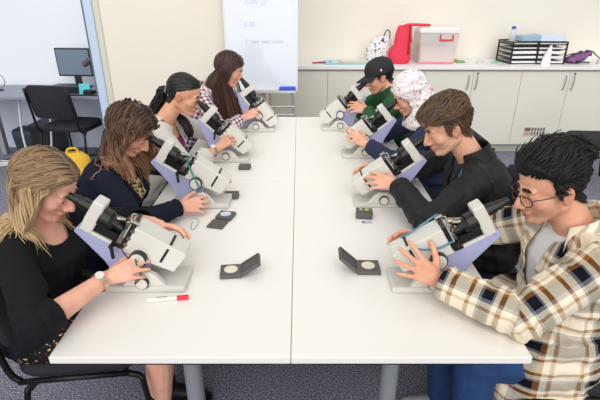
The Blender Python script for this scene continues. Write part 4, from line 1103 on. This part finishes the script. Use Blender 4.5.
def tuft(l, amp=.9, f=16, seed=3):
    return amp*float(vnoise(np.array([[l[0]*f, l[1]*f, l[2]*f]])+7, seed)[0])
def grow_hair(p, m, line, n, length, comb, grav=.5, step=.012, w=.0045, flat=.5, wave=0, wfreq=30, marg=(.003, .014), lift=.3, off=.004, grow=None, sel=None, jitter=.05, blunt=.25, lenfun=None, seed=3, name='hair', wstart=.06, keep=.13, guard=True, tone=.14, aim=None, hug=.35, drift=0, inset=0):
    rg = np.random.default_rng(seed)
    me, rp, rn, rl = scalp(p, m, line, off, grow, name, inset)
    bm = BM(); bm.from_mesh(me)
    uvl = bm.loops.layers.uv.get('cloth') or bm.loops.layers.uv.new('cloth')
    ok = np.arange(len(rp)) if sel is None else np.nonzero(sel(rl))[0]
    ch = rg.choice(ok, min(len(ok), n*5), replace=False); picks = []; mind = .62*math.sqrt(.05/n)
    arr = np.empty((n, 3))
    for i in ch:
        k = len(picks)
        if k >= n: break
        if k == 0 or ((arr[:k]-rp[i])**2).sum(1).min() > mind*mind: arr[k] = rp[i]; picks.append(i)
    G = V((0, 0, -1)); gpos = rp[picks]*22; tn_ = vnoise(rp[picks]*45, 5)
    for pi, i in enumerate(picks):
        q = V(rp[i]); nn = V(rn[i]); l = rl[i]; mg = rg.uniform(*marg) if grow is None else float(grow(l[None, :])[0])+rg.uniform(.001, .006)
        c = p.R @ V(comb(l)) if aim is None else aim-q; c = (c-nn*c.dot(nn)*.7)
        c = c.normalized() if c.length > 1e-5 else nn
        d = (nn*lift+c).normalized(); L_ = length*rg.uniform(.85, 1.08)
        if lenfun is not None: L_ *= lenfun(l)
        ns = max(4, int(L_/step)); pts = [q-nn*.003]; ph = tn_[pi]*5+rg.uniform(0, .8); jt = V(rg.normal(0, jitter, 3))
        wd = V((math.sin(tn_[pi]*4), math.cos(tn_[pi]*4), .2)).normalized()
        for k in range(ns):
            t = k*step
            if aim is not None: c = (aim-q).normalized()
            h0 = p.bvh.find_nearest(q, .07); cc = c*max(0, 1-t/keep)*1.2; pull = V()
            if h0[0] is not None and hug:
                n0 = h0[1]; cc = cc-n0*max(0, cc.dot(n0))
                if (q-h0[0]).dot(n0) > mg+.003: pull = -n0*hug*(1 if not grav else max(0, 1-t/keep))
            tgt = (cc + G*grav*(.25+t*6) + pull + jt + p.F*(drift*min(1, t*6)))
            tgt = tgt.normalized() if tgt.length > 1e-5 else d
            d = (d*.62+tgt*.38).normalized(); q = q+d*step
            if guard: q = face_guard(p, q)
            q = inside_push(p, q, mg*(1 if t < .1 else .8))
            if len(pts) > 1 and (q-pts[-1]).length > 1e-5: d = (d*.5+(q-pts[-1]).normalized()*.5).normalized()
            if q.z < .736 and grav: q.z = .736
            pts.append(q.copy())
            if aim is not None and (q-aim).length < .022: break
        if len(pts) < 4: continue
        if wave:
            for k in range(2, len(pts)):
                t = k*step; a = wave*min(1, max(0, t-wstart)/.10); tn = (pts[min(k+1, len(pts)-1)]-pts[k-1]).normalized(); sd = tn.cross(wd)
                if sd.length < 1e-4: continue
                sd = sd.normalized(); s2 = tn.cross(sd)
                pts[k] = pts[k]+sd*a*math.sin(wfreq*t+ph)+s2*a*.8*math.cos(wfreq*t+ph)
        lock_mesh(bm, uvl, pts, w*rg.uniform(.75, 1.25), flat, float(np.clip(rg.normal(.42, tone)+tn_[pi]*.12, 0, 1)), nn, blunt=blunt)
    for v in bm.verts: v.co -= p.base
    return obj(name, bm, m, p.o, smooth=180, recalc=False)
# ------------------------------------------------------------------ the eight people
BROWD = mat('brow_dark', (34, 26, 24), .7); BROWB = mat('brow_brown', (112, 82, 60), .7)
SK_FAIR = skin_mat('skin_fair', (240, 186, 162), (200, 96, 92)); SK_PINK = skin_mat('skin_rosy', (242, 188, 166), (206, 100, 98))
SK_TAN = skin_mat('skin_tan', (232, 178, 148), (172, 84, 80)); SK_OLIVE = skin_mat('skin_olive', (236, 186, 158), (188, 100, 94)); SK_BRN = skin_mat('skin_brown', (230, 178, 146), (186, 98, 92))
BLACKC = mat('black_cotton', (24, 25, 30), .85, spec=.2, bump=.25, bscale=90); NAVYC = mat('navy_cardigan', (24, 30, 46), .9, spec=.2, bump=.3, bscale=120)
JEANS = mat('blue_denim', (30, 64, 112), .85, bump=.3, bscale=160, var=.2, vscale=14); DTROU = mat('dark_trousers', (34, 36, 46), .85)
SHOEB = mat('black_shoe', (22, 22, 24), .5); SHOEG = mat('grey_trainer', (170, 172, 176), .6); SHOEW = mat('sole_white', (226, 226, 222), .6)
def wrist_band(p, key, m, r=.032, w=.008, name='wristwatch', face=True):
    W, E = p.wr[key], p.el[key]; ax = (W-E).normalized(); c = W-ax*.022-p.base
    q = ax.to_track_quat('Z', 'Y').to_matrix(); bm = BM(); n = 32; rows = []
    for i in range(n):
        t = 2*PI*i/n; rows.append([bm.verts.new(c + q @ V((rr*math.cos(t), rr*math.sin(t), h))) for rr, h in ((r, -w), (r+.003, -w), (r+.003, w), (r, w))])
    for i in range(n):
        for j in range(4): bm.faces.new((rows[i][j], rows[(i+1) % n][j], rows[(i+1) % n][(j+1) % 4], rows[i][(j+1) % 4]))
    o = obj(name, bm, m, p.o, smooth=40)
    if face:
        up = V((0, -.5, .8)); up = (up-ax*up.dot(ax)).normalized(); bm = BM(); cyl(bm, c+up*(r-.001), c+up*(r+.007), .014, seg=24); obj('watch_face', bm, mat('watch_face', (236, 232, 224), .2), o, smooth=40)
    return o
def tipx(k): return scope_pt(k, 0)
def head_at(k, a, pitch, dy=.02, back=.0, dz=0):
    """head centre that brings the near eye to the eyepiece of microscope k"""
    e = tipx(k); F, L = basis(a); P_ = math.radians(pitch)
    return e - F*(.080*math.cos(P_)+.012+back) + V((0, dy, .080*math.sin(P_)+dz))

# --- left side, nearest: blonde woman
def build_L1():
    h = head_at('L1', 0, 34, .025, .008, -.014)
    p = make_person('blonde woman in a black top bending over the nearest left microscope', 'person', 0, (-.95, .43, .53), (-.915, .415, .975), h, 34, -4, 0, True, 1.05, .06,
        hands=dict(R=dict(at=(-.618, .265, .822), d=(.92, .28, .24), n=(.0, .75, -.65), curl=(.45, .5, .55, .6), pole=(-.2, -.5, -1), fwd=.03, thumb=(.75, .5, .3)),
                   L=dict(at=(-.520, .500, .905), d=(.95, -.16, -.10), n=(.0, -.6, -.8), curl=(.3, .35, .4, .5), spread=1.3, pole=(-.2, .5, -1), fwd=.04)),
        skin=SK_PINK, knees=dict(R=(.45, -.10), L=(.42, .08)))
    garment(p, 'top', BLACKC, .014, -9, .64, gs=.014, folds=.9, cuts=[cut_neck(p, .085, -.03, .055, .075)], loose=.010, gb=.01, th=.003)
    legs_garment(p, 'skirt', blotch_mat('floral_skirt', (26, 24, 28), [((206, 170, 130), .64, 1), ((150, 60, 70), .68, 1.2)], 70), .016, .5, True, 1.05)
    shoes(p, SHOEB, .15)
    brows(p, BROWB)
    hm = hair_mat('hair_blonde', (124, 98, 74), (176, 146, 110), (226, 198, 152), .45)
    def comb(l):
        s = 1 if l[1] > .012 else -1
        return (-.85, s*.75, -.1) if l[0] > -.05 else (-.6, s*.4, -.6)
    grow_hair(p, hm, LINE_F, 1500, .32, comb, grav=.6, w=.0034, tone=.24, wave=.004, wfreq=26, lift=.15, seed=11, keep=.13, marg=(.003, .011))
    wrist_band(p, 'R', mat('watch_gold', (214, 190, 150), .3, .8), .031)
    q = p.wr['R'] + V((.92, .28, .24)).normalized()*.105 + V((0, 0, .018)) - p.base
    bm = BM(); ring(bm, q, (.9, .3, .1), .010, .0025, 20, 6); obj('ring', bm, mat('ring_green', (30, 130, 84), .25, .4), p.o, smooth=180)
    return p

# --- left side, second: brown wavy hair
def build_L2():
    h = head_at('L2', 0, 43, .02, .014, -.022)
    p = make_person('woman with wavy brown hair in a black cardigan over a leopard print top', 'person', 0, (-.97, 1.03, .53), (-.850, 1.06, .965), h, 40, -8, 0, True, 1.10, .06,
        hands=dict(R=dict(at=(-.535, .895, .785), d=(.95, .22, .06), n=(.1, .75, -.6), curl=(.45, .5, .5, .5), pole=(-.3, -.6, -.9), fwd=.05),
                   L=dict(at=(-.455, 1.225, .83), d=(.85, -.35, .0), n=(-.1, -.7, -.6), curl=.35, spread=1.2, pole=(-.3, .5, -1))),
        skin=SK_FAIR, shoulder=.165)
    garment(p, 'blouse', blotch_mat('leopard_print', (216, 190, 150), [((40, 30, 26), .52, 1), ((150, 112, 70), .63, 1.4)], 75), .008, -9, .2, folds=.4, cuts=[cut_neck(p, .08, -.02, .06, .08)])
    garment(p, 'cardigan', NAVYC, .018, -9, 1.0, gs=.014, folds=.8, cuts=[cut_front(p, .010, .055, .0, .95), cut_neck(p, .075, .01, .05, .10)], loose=.006, gb=.01)
    legs_garment(p, 'trousers', DTROU); shoes(p, SHOEB); brows(p, BROWB)
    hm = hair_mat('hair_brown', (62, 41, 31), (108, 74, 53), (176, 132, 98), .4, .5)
    def comb(l):
        s = 1 if l[1] > .0 else -1
        return (-.22, s*1.0, -.15) if l[0] > -.04 else (-.2, s*.7, -.6)
    grow_hair(p, hm, LINE_F, 1400, .33, comb, grav=.8, w=.0038, tone=.2, wave=.015, wfreq=30, marg=(.004, .022), lift=.2, seed=12, wstart=.10, keep=.11, drift=.38)
    return p

# --- left side, third: ponytail, grey cardigan
def build_L3():
    h = head_at('L3', 0, 22, .02, 0, .01)
    p = make_person('woman with a black ponytail in a grey cardigan and purple top', 'person', 0, (-.93, 1.70, .53), (-.790, 1.72, .995), h, 22, -4, 0, True, 1.02, .05,
        hands=dict(R=dict(at=(-.475, 1.60, .835), d=(.74, .40, .48), n=(.35, .6, -.55), curl=(.55, .6, .6, .6), pole=(-.2, -.5, -1), thumb=(.8, .4, .3)),
                   L=dict(at=(-.40, 1.86, .83), d=(.85, -.40, .05), n=(-.1, -.8, -.5), curl=.4, pole=(-.3, .5, -1))),
        skin=SK_BRN)
    garment(p, 'blouse', mat('purple_top', (128, 28, 102), .7, bump=.3, bscale=40), .009, -9, .2, folds=.7, cuts=[cut_neck(p, .085, -.03, .06, .09)])
    garment(p, 'cardigan', mat('grey_knit', (214, 212, 205), .9, bump=.4, bscale=200), .018, -9, .84, gs=.014, folds=.8, cuts=[cut_front(p, .11, .060, .0, .95, y0=-.012), cut_neck(p, .062, .05, .025, .06)], loose=.008, gb=.01)
    legs_garment(p, 'trousers', DTROU); shoes(p, SHOEB); brows(p, BROWD)
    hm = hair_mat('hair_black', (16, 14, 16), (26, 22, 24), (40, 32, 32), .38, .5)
    LINE_P = [(-.2, -.09), (-.05, -.075), (-.03, -.02), (-.012, .026), (.02, .046), (.045, .058), (.07, .068), (.085, .074), (.2, .08)]
    tie = V((-.105, 0, -.015))
    comb = lambda l: tuple((tie - V(l)).normalized())
    grow_hair(p, hm, LINE_P, 1100, .11, comb, grav=0, step=.008, w=.0034, marg=(.003, .006), lift=.0, seed=13, jitter=.02, lenfun=lambda l: min(1.7, max(.3, (tie-V(l)).length/.11)), keep=9, guard=False, aim=p.hw(*tie), tone=.08)
    # tail, brought round over the far shoulder
    bm = BM(); uvl = bm.loops.layers.uv.new('cloth'); rg = np.random.default_rng(5)
    S = p.sh['L']; way = [p.hw(-.095, 0, -.015), p.hw(-.128, .012, -.03), p.hw(-.132, .02, -.09), p.N+V((-.09, .06, .02)), p.N+V((-.02, .10, .015)), p.N+V((.08, .085, -.03)), p.N+V((.125, .065, -.09)), p.N+V((.125, .055, -.135))]
    for i in range(60):
        o = V(rg.normal(0, 1, 3)); o = o.normalized()*rg.uniform(.2, 1)
        pts = [q+o*r for q, r in zip(way, (.008, .030, .034, .030, .030, .034, .032, .018))]
        pts = smooth_path(pts, 5); pts = [inside_push(p, q, .004) if k > 3 else q for k, q in enumerate(pts)]
        pts = [q+V((math.sin(k*.7+i), math.cos(k*.6+2*i), 0))*.004 for k, q in enumerate(pts)]
        lock_mesh(bm, uvl, pts, .008, .6, float(np.clip(rg.normal(.4, .2), 0, 1)), V((0, 0, 1)))
    for v in bm.verts: v.co -= p.base
    obj('ponytail', bm, hm, p.o, smooth=180, recalc=False)
    bm = BM(); ring(bm, p.hw(-.108, .004, -.018)-p.base, p.R @ V((1, 0, .2)), .017, .006, 24, 8); obj('hair_tie', bm, mat('tie_grey', (150, 150, 156), .7), p.o, smooth=180)
    wrist_band(p, 'R', mat('watch_steel', (170, 168, 160), .3, .8), .030)
    return p

# --- left side, fourth: long straight hair, checked shirt
def build_L4():
    h = head_at('L4', 0, 24, .02, 0, .036)
    p = make_person('woman with long straight dark hair in a red and navy checked shirt', 'person', 0, (-.93, 2.38, .53), (-.665, 2.42, 1.03), h, 24, -6, 0, True, .98, .04,
        hands=dict(R=dict(at=(-.385, 2.29, .850), d=(.86, .30, .35), n=(.3, .65, -.55), curl=(.5, .55, .6, .6), pole=(-.2, -.5, -1)),
                   L=dict(at=(-.33, 2.54, .83), d=(.85, -.40, .05), n=(-.1, -.8, -.5), curl=.4, pole=(-.3, .5, -1))),
        skin=SK_FAIR)
    W_, N_, R_ = (240, 238, 240), (40, 44, 84), (168, 40, 66)
    ck = plaid_mat('checked_cotton', .034, [(0, W_), (.34, N_), (.66, R_), (.86, W_)], [(0, W_), (.30, R_), (.52, N_), (.84, W_)])
    garment(p, 'shirt', ck, .014, -9, .93, gs=.013, folds=.8, uv=True, cuts=[cut_neck(p, .07, .0, .05, .08)], loose=.006, gb=.01)
    collar(p, ck, .068, .035, .015, 30)
    legs_garment(p, 'trousers', JEANS); shoes(p, SHOEB); brows(p, BROWB)
    hm = hair_mat('hair_dark_brown', (58, 38, 32), (82, 54, 44), (104, 70, 54), .36, .5)
    def comb(l):
        s = 1 if l[1] > .005 else -1
        return (-.25, s*1.0, -.2) if l[0] > -.04 else (-.2, s*.7, -.6)
    grow_hair(p, hm, LINE_F, 1500, .55, comb, grav=.8, w=.0036, wave=.002, wfreq=14, marg=(.004, .014), lift=.15, seed=14, jitter=.03, keep=.13, drift=.35)
    return p

def short_hair(p, hm, seed, top=.05, side=.022, comb=None, lift=.4, vol=.016, line=LINE_M, n=1300, w=.0034, wave=0.004, jit=.10, hug=.12):
    lf = lambda l: (side + (top-side)*min(1, max(0, (l[2]-.03)/.05)))/top
    gr = lambda lp: .003 + vol*np.clip((lp[:, 2]-.025)/.06, 0, 1)*np.clip(1.1-np.abs(lp[:, 1])/.09, .4, 1)*np.clip((lp[:, 2]-np.interp(lp[:, 0], *zip(*line)))/.028, .1, 1)
    return grow_hair(p, hm, line, n, top, comb or (lambda l: (-.3, .3, .2)), grav=0, step=.006, w=w, flat=.6, wave=wave, wfreq=70, marg=(.004, .006+vol), lift=lift, seed=seed, jitter=jit, lenfun=lf, grow=gr, blunt=.2, wstart=.0, keep=9, guard=False, hug=hug, inset=.012)

# --- right side, nearest: man with glasses, cream checked overshirt
def build_R1():
    h = V((.822, .33, 1.132))
    p = make_person('man in black glasses and a cream checked overshirt', 'person', PI, (.97, .33, .53), (.935, .315, 1.0), h, 18, 6, 0, False, 1.0, 0,
        hands=dict(L=dict(at=(.487, .245, .822), d=(-.80, .12, .52), n=(-.25, .9, -.3), curl=(.12, .15, .15, .2), spread=2.3, pole=(.1, -.75, -.6), fwd=.03, drop=.05, thumb=(.45, .85, .2)),
                   R=dict(at=(.505, .505, .845), d=(-.9, -.18, .15), n=(-.1, -.85, -.4), curl=.35, pole=(.2, .5, -1))),
        skin=SK_TAN, stubble=.42, lens=(.275, .25), knees=dict(L=(.33, .11), R=(.36, -.12)))
    C, K, T_, B_, G = (246, 234, 210), (14, 16, 28), (150, 98, 40), (190, 160, 122), (128, 130, 138)
    ck = plaid_mat('flannel_check', .150, [(0, C), (.14, B_), (.20, C), (.30, G), (.36, K), (.56, T_), (.64, C), (.72, B_), (.78, C)], [(0, C), (.16, T_), (.26, C), (.36, G), (.40, K), (.60, G), (.66, C), (.80, T_), (.88, C)])
    garment(p, 'tee', mat('white_tee', (232, 234, 236), .8, bump=.2, bscale=60), .006, -9, .2, folds=.4, cuts=[cut_neck(p, .075, .02, .03, .05)])
    def tail(bm):
        loft(bm, [(p.H+V((0, 0, z))+p.F*.06, p.L, .22, p.F, .22 if z < .05 else .18) for z in (-.34, -.18, .0, .14)], pw=2.2)
    garment(p, 'overshirt', ck, .022, -9, 1.0, gs=.022, folds=1.5, uv=True, cuts=[cut_front(p, .02, .060, .35, .98), cut_neck(p, .078, .02, .045, .09)], loose=.014, gb=.01, extra=tail, seed=3)
    collar(p, ck, .080, .045, .030, 38, fwd=-.012)
    legs_garment(p, 'jeans', JEANS, .016); shoes(p, SHOEG, 0, SHOEW); brows(p, BROWD, 1.3)
    hm = hair_mat('hair_jet', (14, 13, 14), (22, 20, 21), (50, 44, 42), .52, .3)
    def comb(l):
        a = tuft(l, 1.5, 22)
        if l[2] > .045: return (-.55*math.cos(a)-.2, .45*math.sin(a)-.1, .55 if l[0] > .02 else .3)
        return (-.7, 0, -.6)
    short_hair(p, hm, 21, .062, .022, comb, .55, .033, wave=.009, hug=.1, jit=.18)
    # short beard shadow is skin; glasses with thin dark frames
    g = mat('glasses_frame', (52, 26, 28), .25); gl = None
    bm = BM()
    for s in (-1, 1):
        c = p.hw(.106, s*.033, -.006)-p.base; rows = []
        pts = []
        for k in range(28):
            t = 2*PI*k/28; pts.append(c + p.R @ V((-.012*abs(math.cos(t))*(1 if math.cos(t)*s > 0 else .2), .0255*math.copysign(abs(math.cos(t))**.75, math.cos(t)), .0175*math.copysign(abs(math.sin(t))**.8, math.sin(t)))))
        tube(bm, pts+[pts[0], pts[1]], .0019, 8)
        e0 = p.hw(.094, s*.060, .004); tube(bm, [e0-p.base, p.hw(.06, s*.073, .004)-p.base, p.hw(.005, s*.0835, .004)-p.base, p.hw(-.018, s*.085, -.004)-p.base, p.hw(-.030, s*.083, -.024)-p.base], .0017, 8, sm=5)
    tube(bm, [p.hw(.1045, .009, -.001)-p.base, p.hw(.108, 0, .003)-p.base, p.hw(.1045, -.009, -.001)-p.base], .0018, 8, sm=4)
    gl = obj('glasses', bm, g, p.o, smooth=180)
    wrist_band(p, 'L', mat('bracelet_pale', (210, 214, 216), .4), .0405, .003, 'bracelet', False)
    return p

# --- right side, second: young man in black
def build_R2():
    h = head_at('R2', PI, 24, -.028, -.008, .026)
    p = make_person('young man with short brown hair in a black zip jacket', 'person', PI, (.95, 1.00, .53), (.830, 1.03, 1.0), h, 26, 4, 0, False, 1.06, 0, 1.05,
        hands=dict(L=dict(at=(.488, .955, .872), d=(-.93, .22, .14), n=(-.25, .7, -.6), curl=(.4, .45, .45, .5), spread=1.3, pole=(.3, -.8, -.8)),
                   R=dict(at=(.44, 1.22, .865), d=(-.9, -.3, .0), n=(-.1, -.8, -.5), curl=.4, pole=(.2, .5, -1))),
        skin=SK_OLIVE)
    jk = mat('black_softshell', (27, 28, 31), .6, spec=.35, bump=.2, bscale=60)
    garment(p, 'undershirt', mat('dark_tee', (40, 42, 50), .8), .006, -9, .2, folds=.3, cuts=[cut_neck(p, .07, .03, .03, .05)])
    j = garment(p, 'jacket', jk, .020, -9, 1.0, gs=.018, folds=1.2, cuts=[cut_front(p, .004, .040, .62, 1.0), cut_neck(p, .075, .02, .04, .09)], loose=.010, gb=.012, seed=5)
    collar(p, jk, .082, .040, .02, 42, fold=False, fwd=-.006)
    # small pale blue emblem on the chest
    t0 = V((.70, .915, .955))
    q, n, i, d = p.colliders[-1].find_nearest(t0)
    tx = V((0, 0, 1)).cross(n).normalized(); ty = n.cross(tx)
    for cc, pts, nm in (((70, 150, 205), [(-.017, 0), (.0, .022), (.017, 0), (0, -.020)], 'emblem'), ((190, 214, 236), [(-.026, -.018), (.0, -.027), (.024, -.018), (.0, -.034)], 'emblem_mark')):
        bm = BM(); vs = []
        for off in (.0012, .003): vs.append([bm.verts.new(q+n*off+tx*x+ty*y-p.base) for x, y in pts])
        bm.faces.new(vs[1]); bm.faces.new(vs[0][::-1])
        for k in range(4): bm.faces.new((vs[0][k], vs[0][(k+1) % 4], vs[1][(k+1) % 4], vs[1][k]))
        obj(nm, bm, mat('mark'+nm, cc, .5), j)
    legs_garment(p, 'trousers', DTROU); shoes(p, SHOEB); brows(p, BROWB, 1.3)
    hm = hair_mat('hair_brown_short', (58, 42, 32), (84, 62, 46), (126, 98, 72), .45, .4)
    def comb(l):
        a = tuft(l, 1.2, 24)
        if l[2] > .045: return (.8*math.cos(a), .8*math.sin(a)+.15, .0 if l[0] > .02 else .1)
        return (-.15, 0, -.9)
    short_hair(p, hm, 22, .054, .022, comb, .5, .028, wave=.005)
    return p

# --- right side, third: flowered headscarf, navy top
def build_R3():
    h = head_at('R3', PI, 30, .02)
    p = make_person('person in a white flowered headscarf and navy top', 'person', PI, (.94, 1.74, .53), (.80, 1.78, .985), h, 30, 2, 0, True, 1.0, .05,
        hands=dict(L=dict(at=(.440, 1.655, .845), d=(-.80, .25, .48), n=(-.3, .75, -.5), curl=(.35, .4, .45, .5), pole=(.3, -.7, -.8)),
                   R=dict(at=(.44, 1.95, .86), d=(-.9, -.3, .0), n=(-.1, -.8, -.5), curl=.4, pole=(.2, .5, -1))),
        skin=SK_OLIVE)
    garment(p, 'top', mat('navy_top', (34, 42, 74), .85, bump=.3, bscale=60), .016, -9, .97, gs=.016, folds=1.1, loose=.008, gb=.01, cuts=[cut_neck(p, .06, .02, .02, .05)], seed=7)
    legs_garment(p, 'trousers', DTROU); shoes(p, SHOEB); brows(p, BROWD)
    bm = BM(); hs = p.hs
    ell(bm, p.hw(-.018, 0, .030), (.116, .096, .108), p.R, 28); ell(bm, p.hw(.015, 0, -.035), (.078, .082, .095), p.R, 24); ell(bm, p.hw(-.06, 0, .0), (.085, .08, .085), p.R, 24)
    cap(bm, p.hw(-.01, 0, -.08), p.N+V((0, 0, .01)), .078, .095, 20); cap(bm, p.hw(-.055, 0, .0), p.N-p.F*.02, .080, .09, 20)
    loft(bm, [(p.N+V((0, 0, .05)), p.L, .085, p.F, .085), (p.N+V((0, 0, -.01))+p.F*.01, p.L, .14, p.F, .11), (p.N+V((0, 0, -.06))+p.F*.02, p.L, .13, p.F, .105)], pw=2.2)
    me = remesh(bm, .006, 6); co = getco(me); no = getno(me); n1 = vnoise(co*9, 8); rd = (1-np.abs(vnoise(co*np.array([9, 9, 14])+n1[:, None]*1.5, 9)))**3
    setco(me, co+no*(n1*.004+(rd-.3)*.010)[:, None]); co = getco(me)
    lp = (co-np.array(p.Hc)) @ np.array(p.R)
    delete_verts(me, (lp[:, 0] > .010) & ((lp[:, 1]/.078)**2+((lp[:, 2]+.035)/.098)**2 < 1))
    bm = BM(); bm.from_mesh(me); p.colliders.append(BVHTree.FromBMesh(bm)); bm.free()
    me = solidify(me, .004)
    finish('headscarf', me, blotch_mat('flowered_scarf', (240, 236, 234), [((222, 204, 212), .60, 1), ((190, 112, 150), .65, 1.25), ((112, 98, 120), .69, 1.7), ((212, 140, 168), .67, .8)], 44, .75), p.o, p.base)
    return p

# --- right side, fourth: black cap, green top
def build_R4():
    h = head_at('R4', PI, 20, .015, .01, .02)
    p = make_person('man in a black baseball cap and dark green top', 'person', PI, (.92, 2.40, .53), (.715, 2.42, 1.035), h, 20, 6, 0, False, .96, 0,
        hands=dict(L=dict(at=(.530, 2.30, .905), d=(-.93, .25, .18), n=(-.3, .75, -.5), curl=(.4, .45, .45, .5), pole=(.3, -.7, -.8)),
                   R=dict(at=(.40, 2.56, .88), d=(-.9, -.3, .0), n=(-.1, -.8, -.5), curl=.4, pole=(.2, .5, -1))),
        skin=SK_BRN, stubble=.25)
    gm = mat('green_knit', (30, 84, 46), .85, bump=.4, bscale=70, var=.15, vscale=30)
    garment(p, 'sweatshirt', gm, .016, -9, .98, gs=.016, folds=1.1, loose=.008, gb=.012, cuts=[cut_neck(p, .068, .03, .02, .05)], seed=9)
    collar(p, gm, .072, .03, .01, 3, fold=False)
    legs_garment(p, 'trousers', JEANS); shoes(p, SHOEB); brows(p, BROWD, 1.3)
    hm = hair_mat('hair_cropped', (20, 17, 17), (30, 26, 25), (44, 38, 36), .5, .3)
    short_hair(p, hm, 24, .020, .018, lambda l: (-.3, 0, -.8), .2, .002, n=400)
    CB = mat('cap_black', (34, 34, 38), .8, bump=.25, bscale=140)
    bm = BM(); seg = 40; rows = []
    for i in range(11):
        ph = i/10*PI/2
        rows.append([bm.verts.new(p.hw(-.012+.110*math.cos(ph)**.8*math.cos(t), .088*math.cos(ph)**.8*math.sin(t), .036+.096*math.sin(ph)**.9)-p.base) for t in [2*PI*k/seg for k in range(seg)]] if i < 10 else None)
    rows = rows[:10]; low = [bm.verts.new(p.hw(-.012+.112*math.cos(t), .089*math.sin(t), .022-.012*(1-math.cos(t))*.5)-p.base) for t in [2*PI*k/seg for k in range(seg)]]
    rows = [low]+rows
    for a, b in zip(rows, rows[1:]):
        for k in range(seg): bm.faces.new((a[k], a[(k+1) % seg], b[(k+1) % seg], b[k]))
    top = bm.verts.new(p.hw(-.012, 0, .133)-p.base)
    for k in range(seg): bm.faces.new((rows[-1][k], rows[-1][(k+1) % seg], top))
    cp = obj('cap', bm, CB, p.o, smooth=180); s = cp.modifiers.new('s', 'SOLIDIFY'); s.thickness = .003
    bm = BM(); nu, nv = 20, 7; g = []
    for i in range(nu+1):
        t = (i/nu-.5)*2; row = []
        for j in range(nv):
            u = j/(nv-1); th = t*1.15
            row.append(bm.verts.new(p.hw(-.012+.110*math.cos(th)+u*.075*math.cos(th*.85)**.8, .088*math.sin(th)*(1-.12*u), .030-.018*u-.020*t*t*(.5+.5*u))-p.base))
        g.append(row)
    for a, b in zip(g, g[1:]):
        for j in range(nv-1): bm.faces.new((a[j], b[j], b[j+1], a[j+1]))
    br = obj('brim', bm, CB, cp, smooth=180); s = br.modifiers.new('s', 'SOLIDIFY'); s.thickness = .004; s.offset = 0
    bm = BM(); ell(bm, (0, 0, 0), (.008, .008, .004), p.R, 12)
    for v in bm.verts: v.co += p.hw(-.012, 0, .134)-p.base
    obj('button', bm, CB, cp, smooth=180)
    bm = BM(); f = lambda x, z: p.hw(-.012+x, .0875*math.sqrt(max(0, 1-(x/.110)**2))*(.965 if z > .06 else 1)+.003, z)-p.base
    a = [bm.verts.new(f(x, z)) for x, z in ((-.002, .050), (.016, .052), (.008, .060), (.003, .068))]; bm.faces.new(a); e = bmesh.ops.extrude_face_region(bm, geom=bm.faces[:])
    for v in e['geom']:
        if isinstance(v, bmesh.types.BMVert): v.co += (p.R @ V((0, .002, 0)))
    obj('badge', bm, mat('badge_white', (236, 236, 238), .5), cp)
    return p
PEOPLE = {}

for nm, fn in (('L1', build_L1), ('L2', build_L2), ('L3', build_L3), ('L4', build_L4), ('R1', build_R1), ('R2', build_R2), ('R3', build_R3), ('R4', build_R4)):
    PEOPLE[nm] = fn()
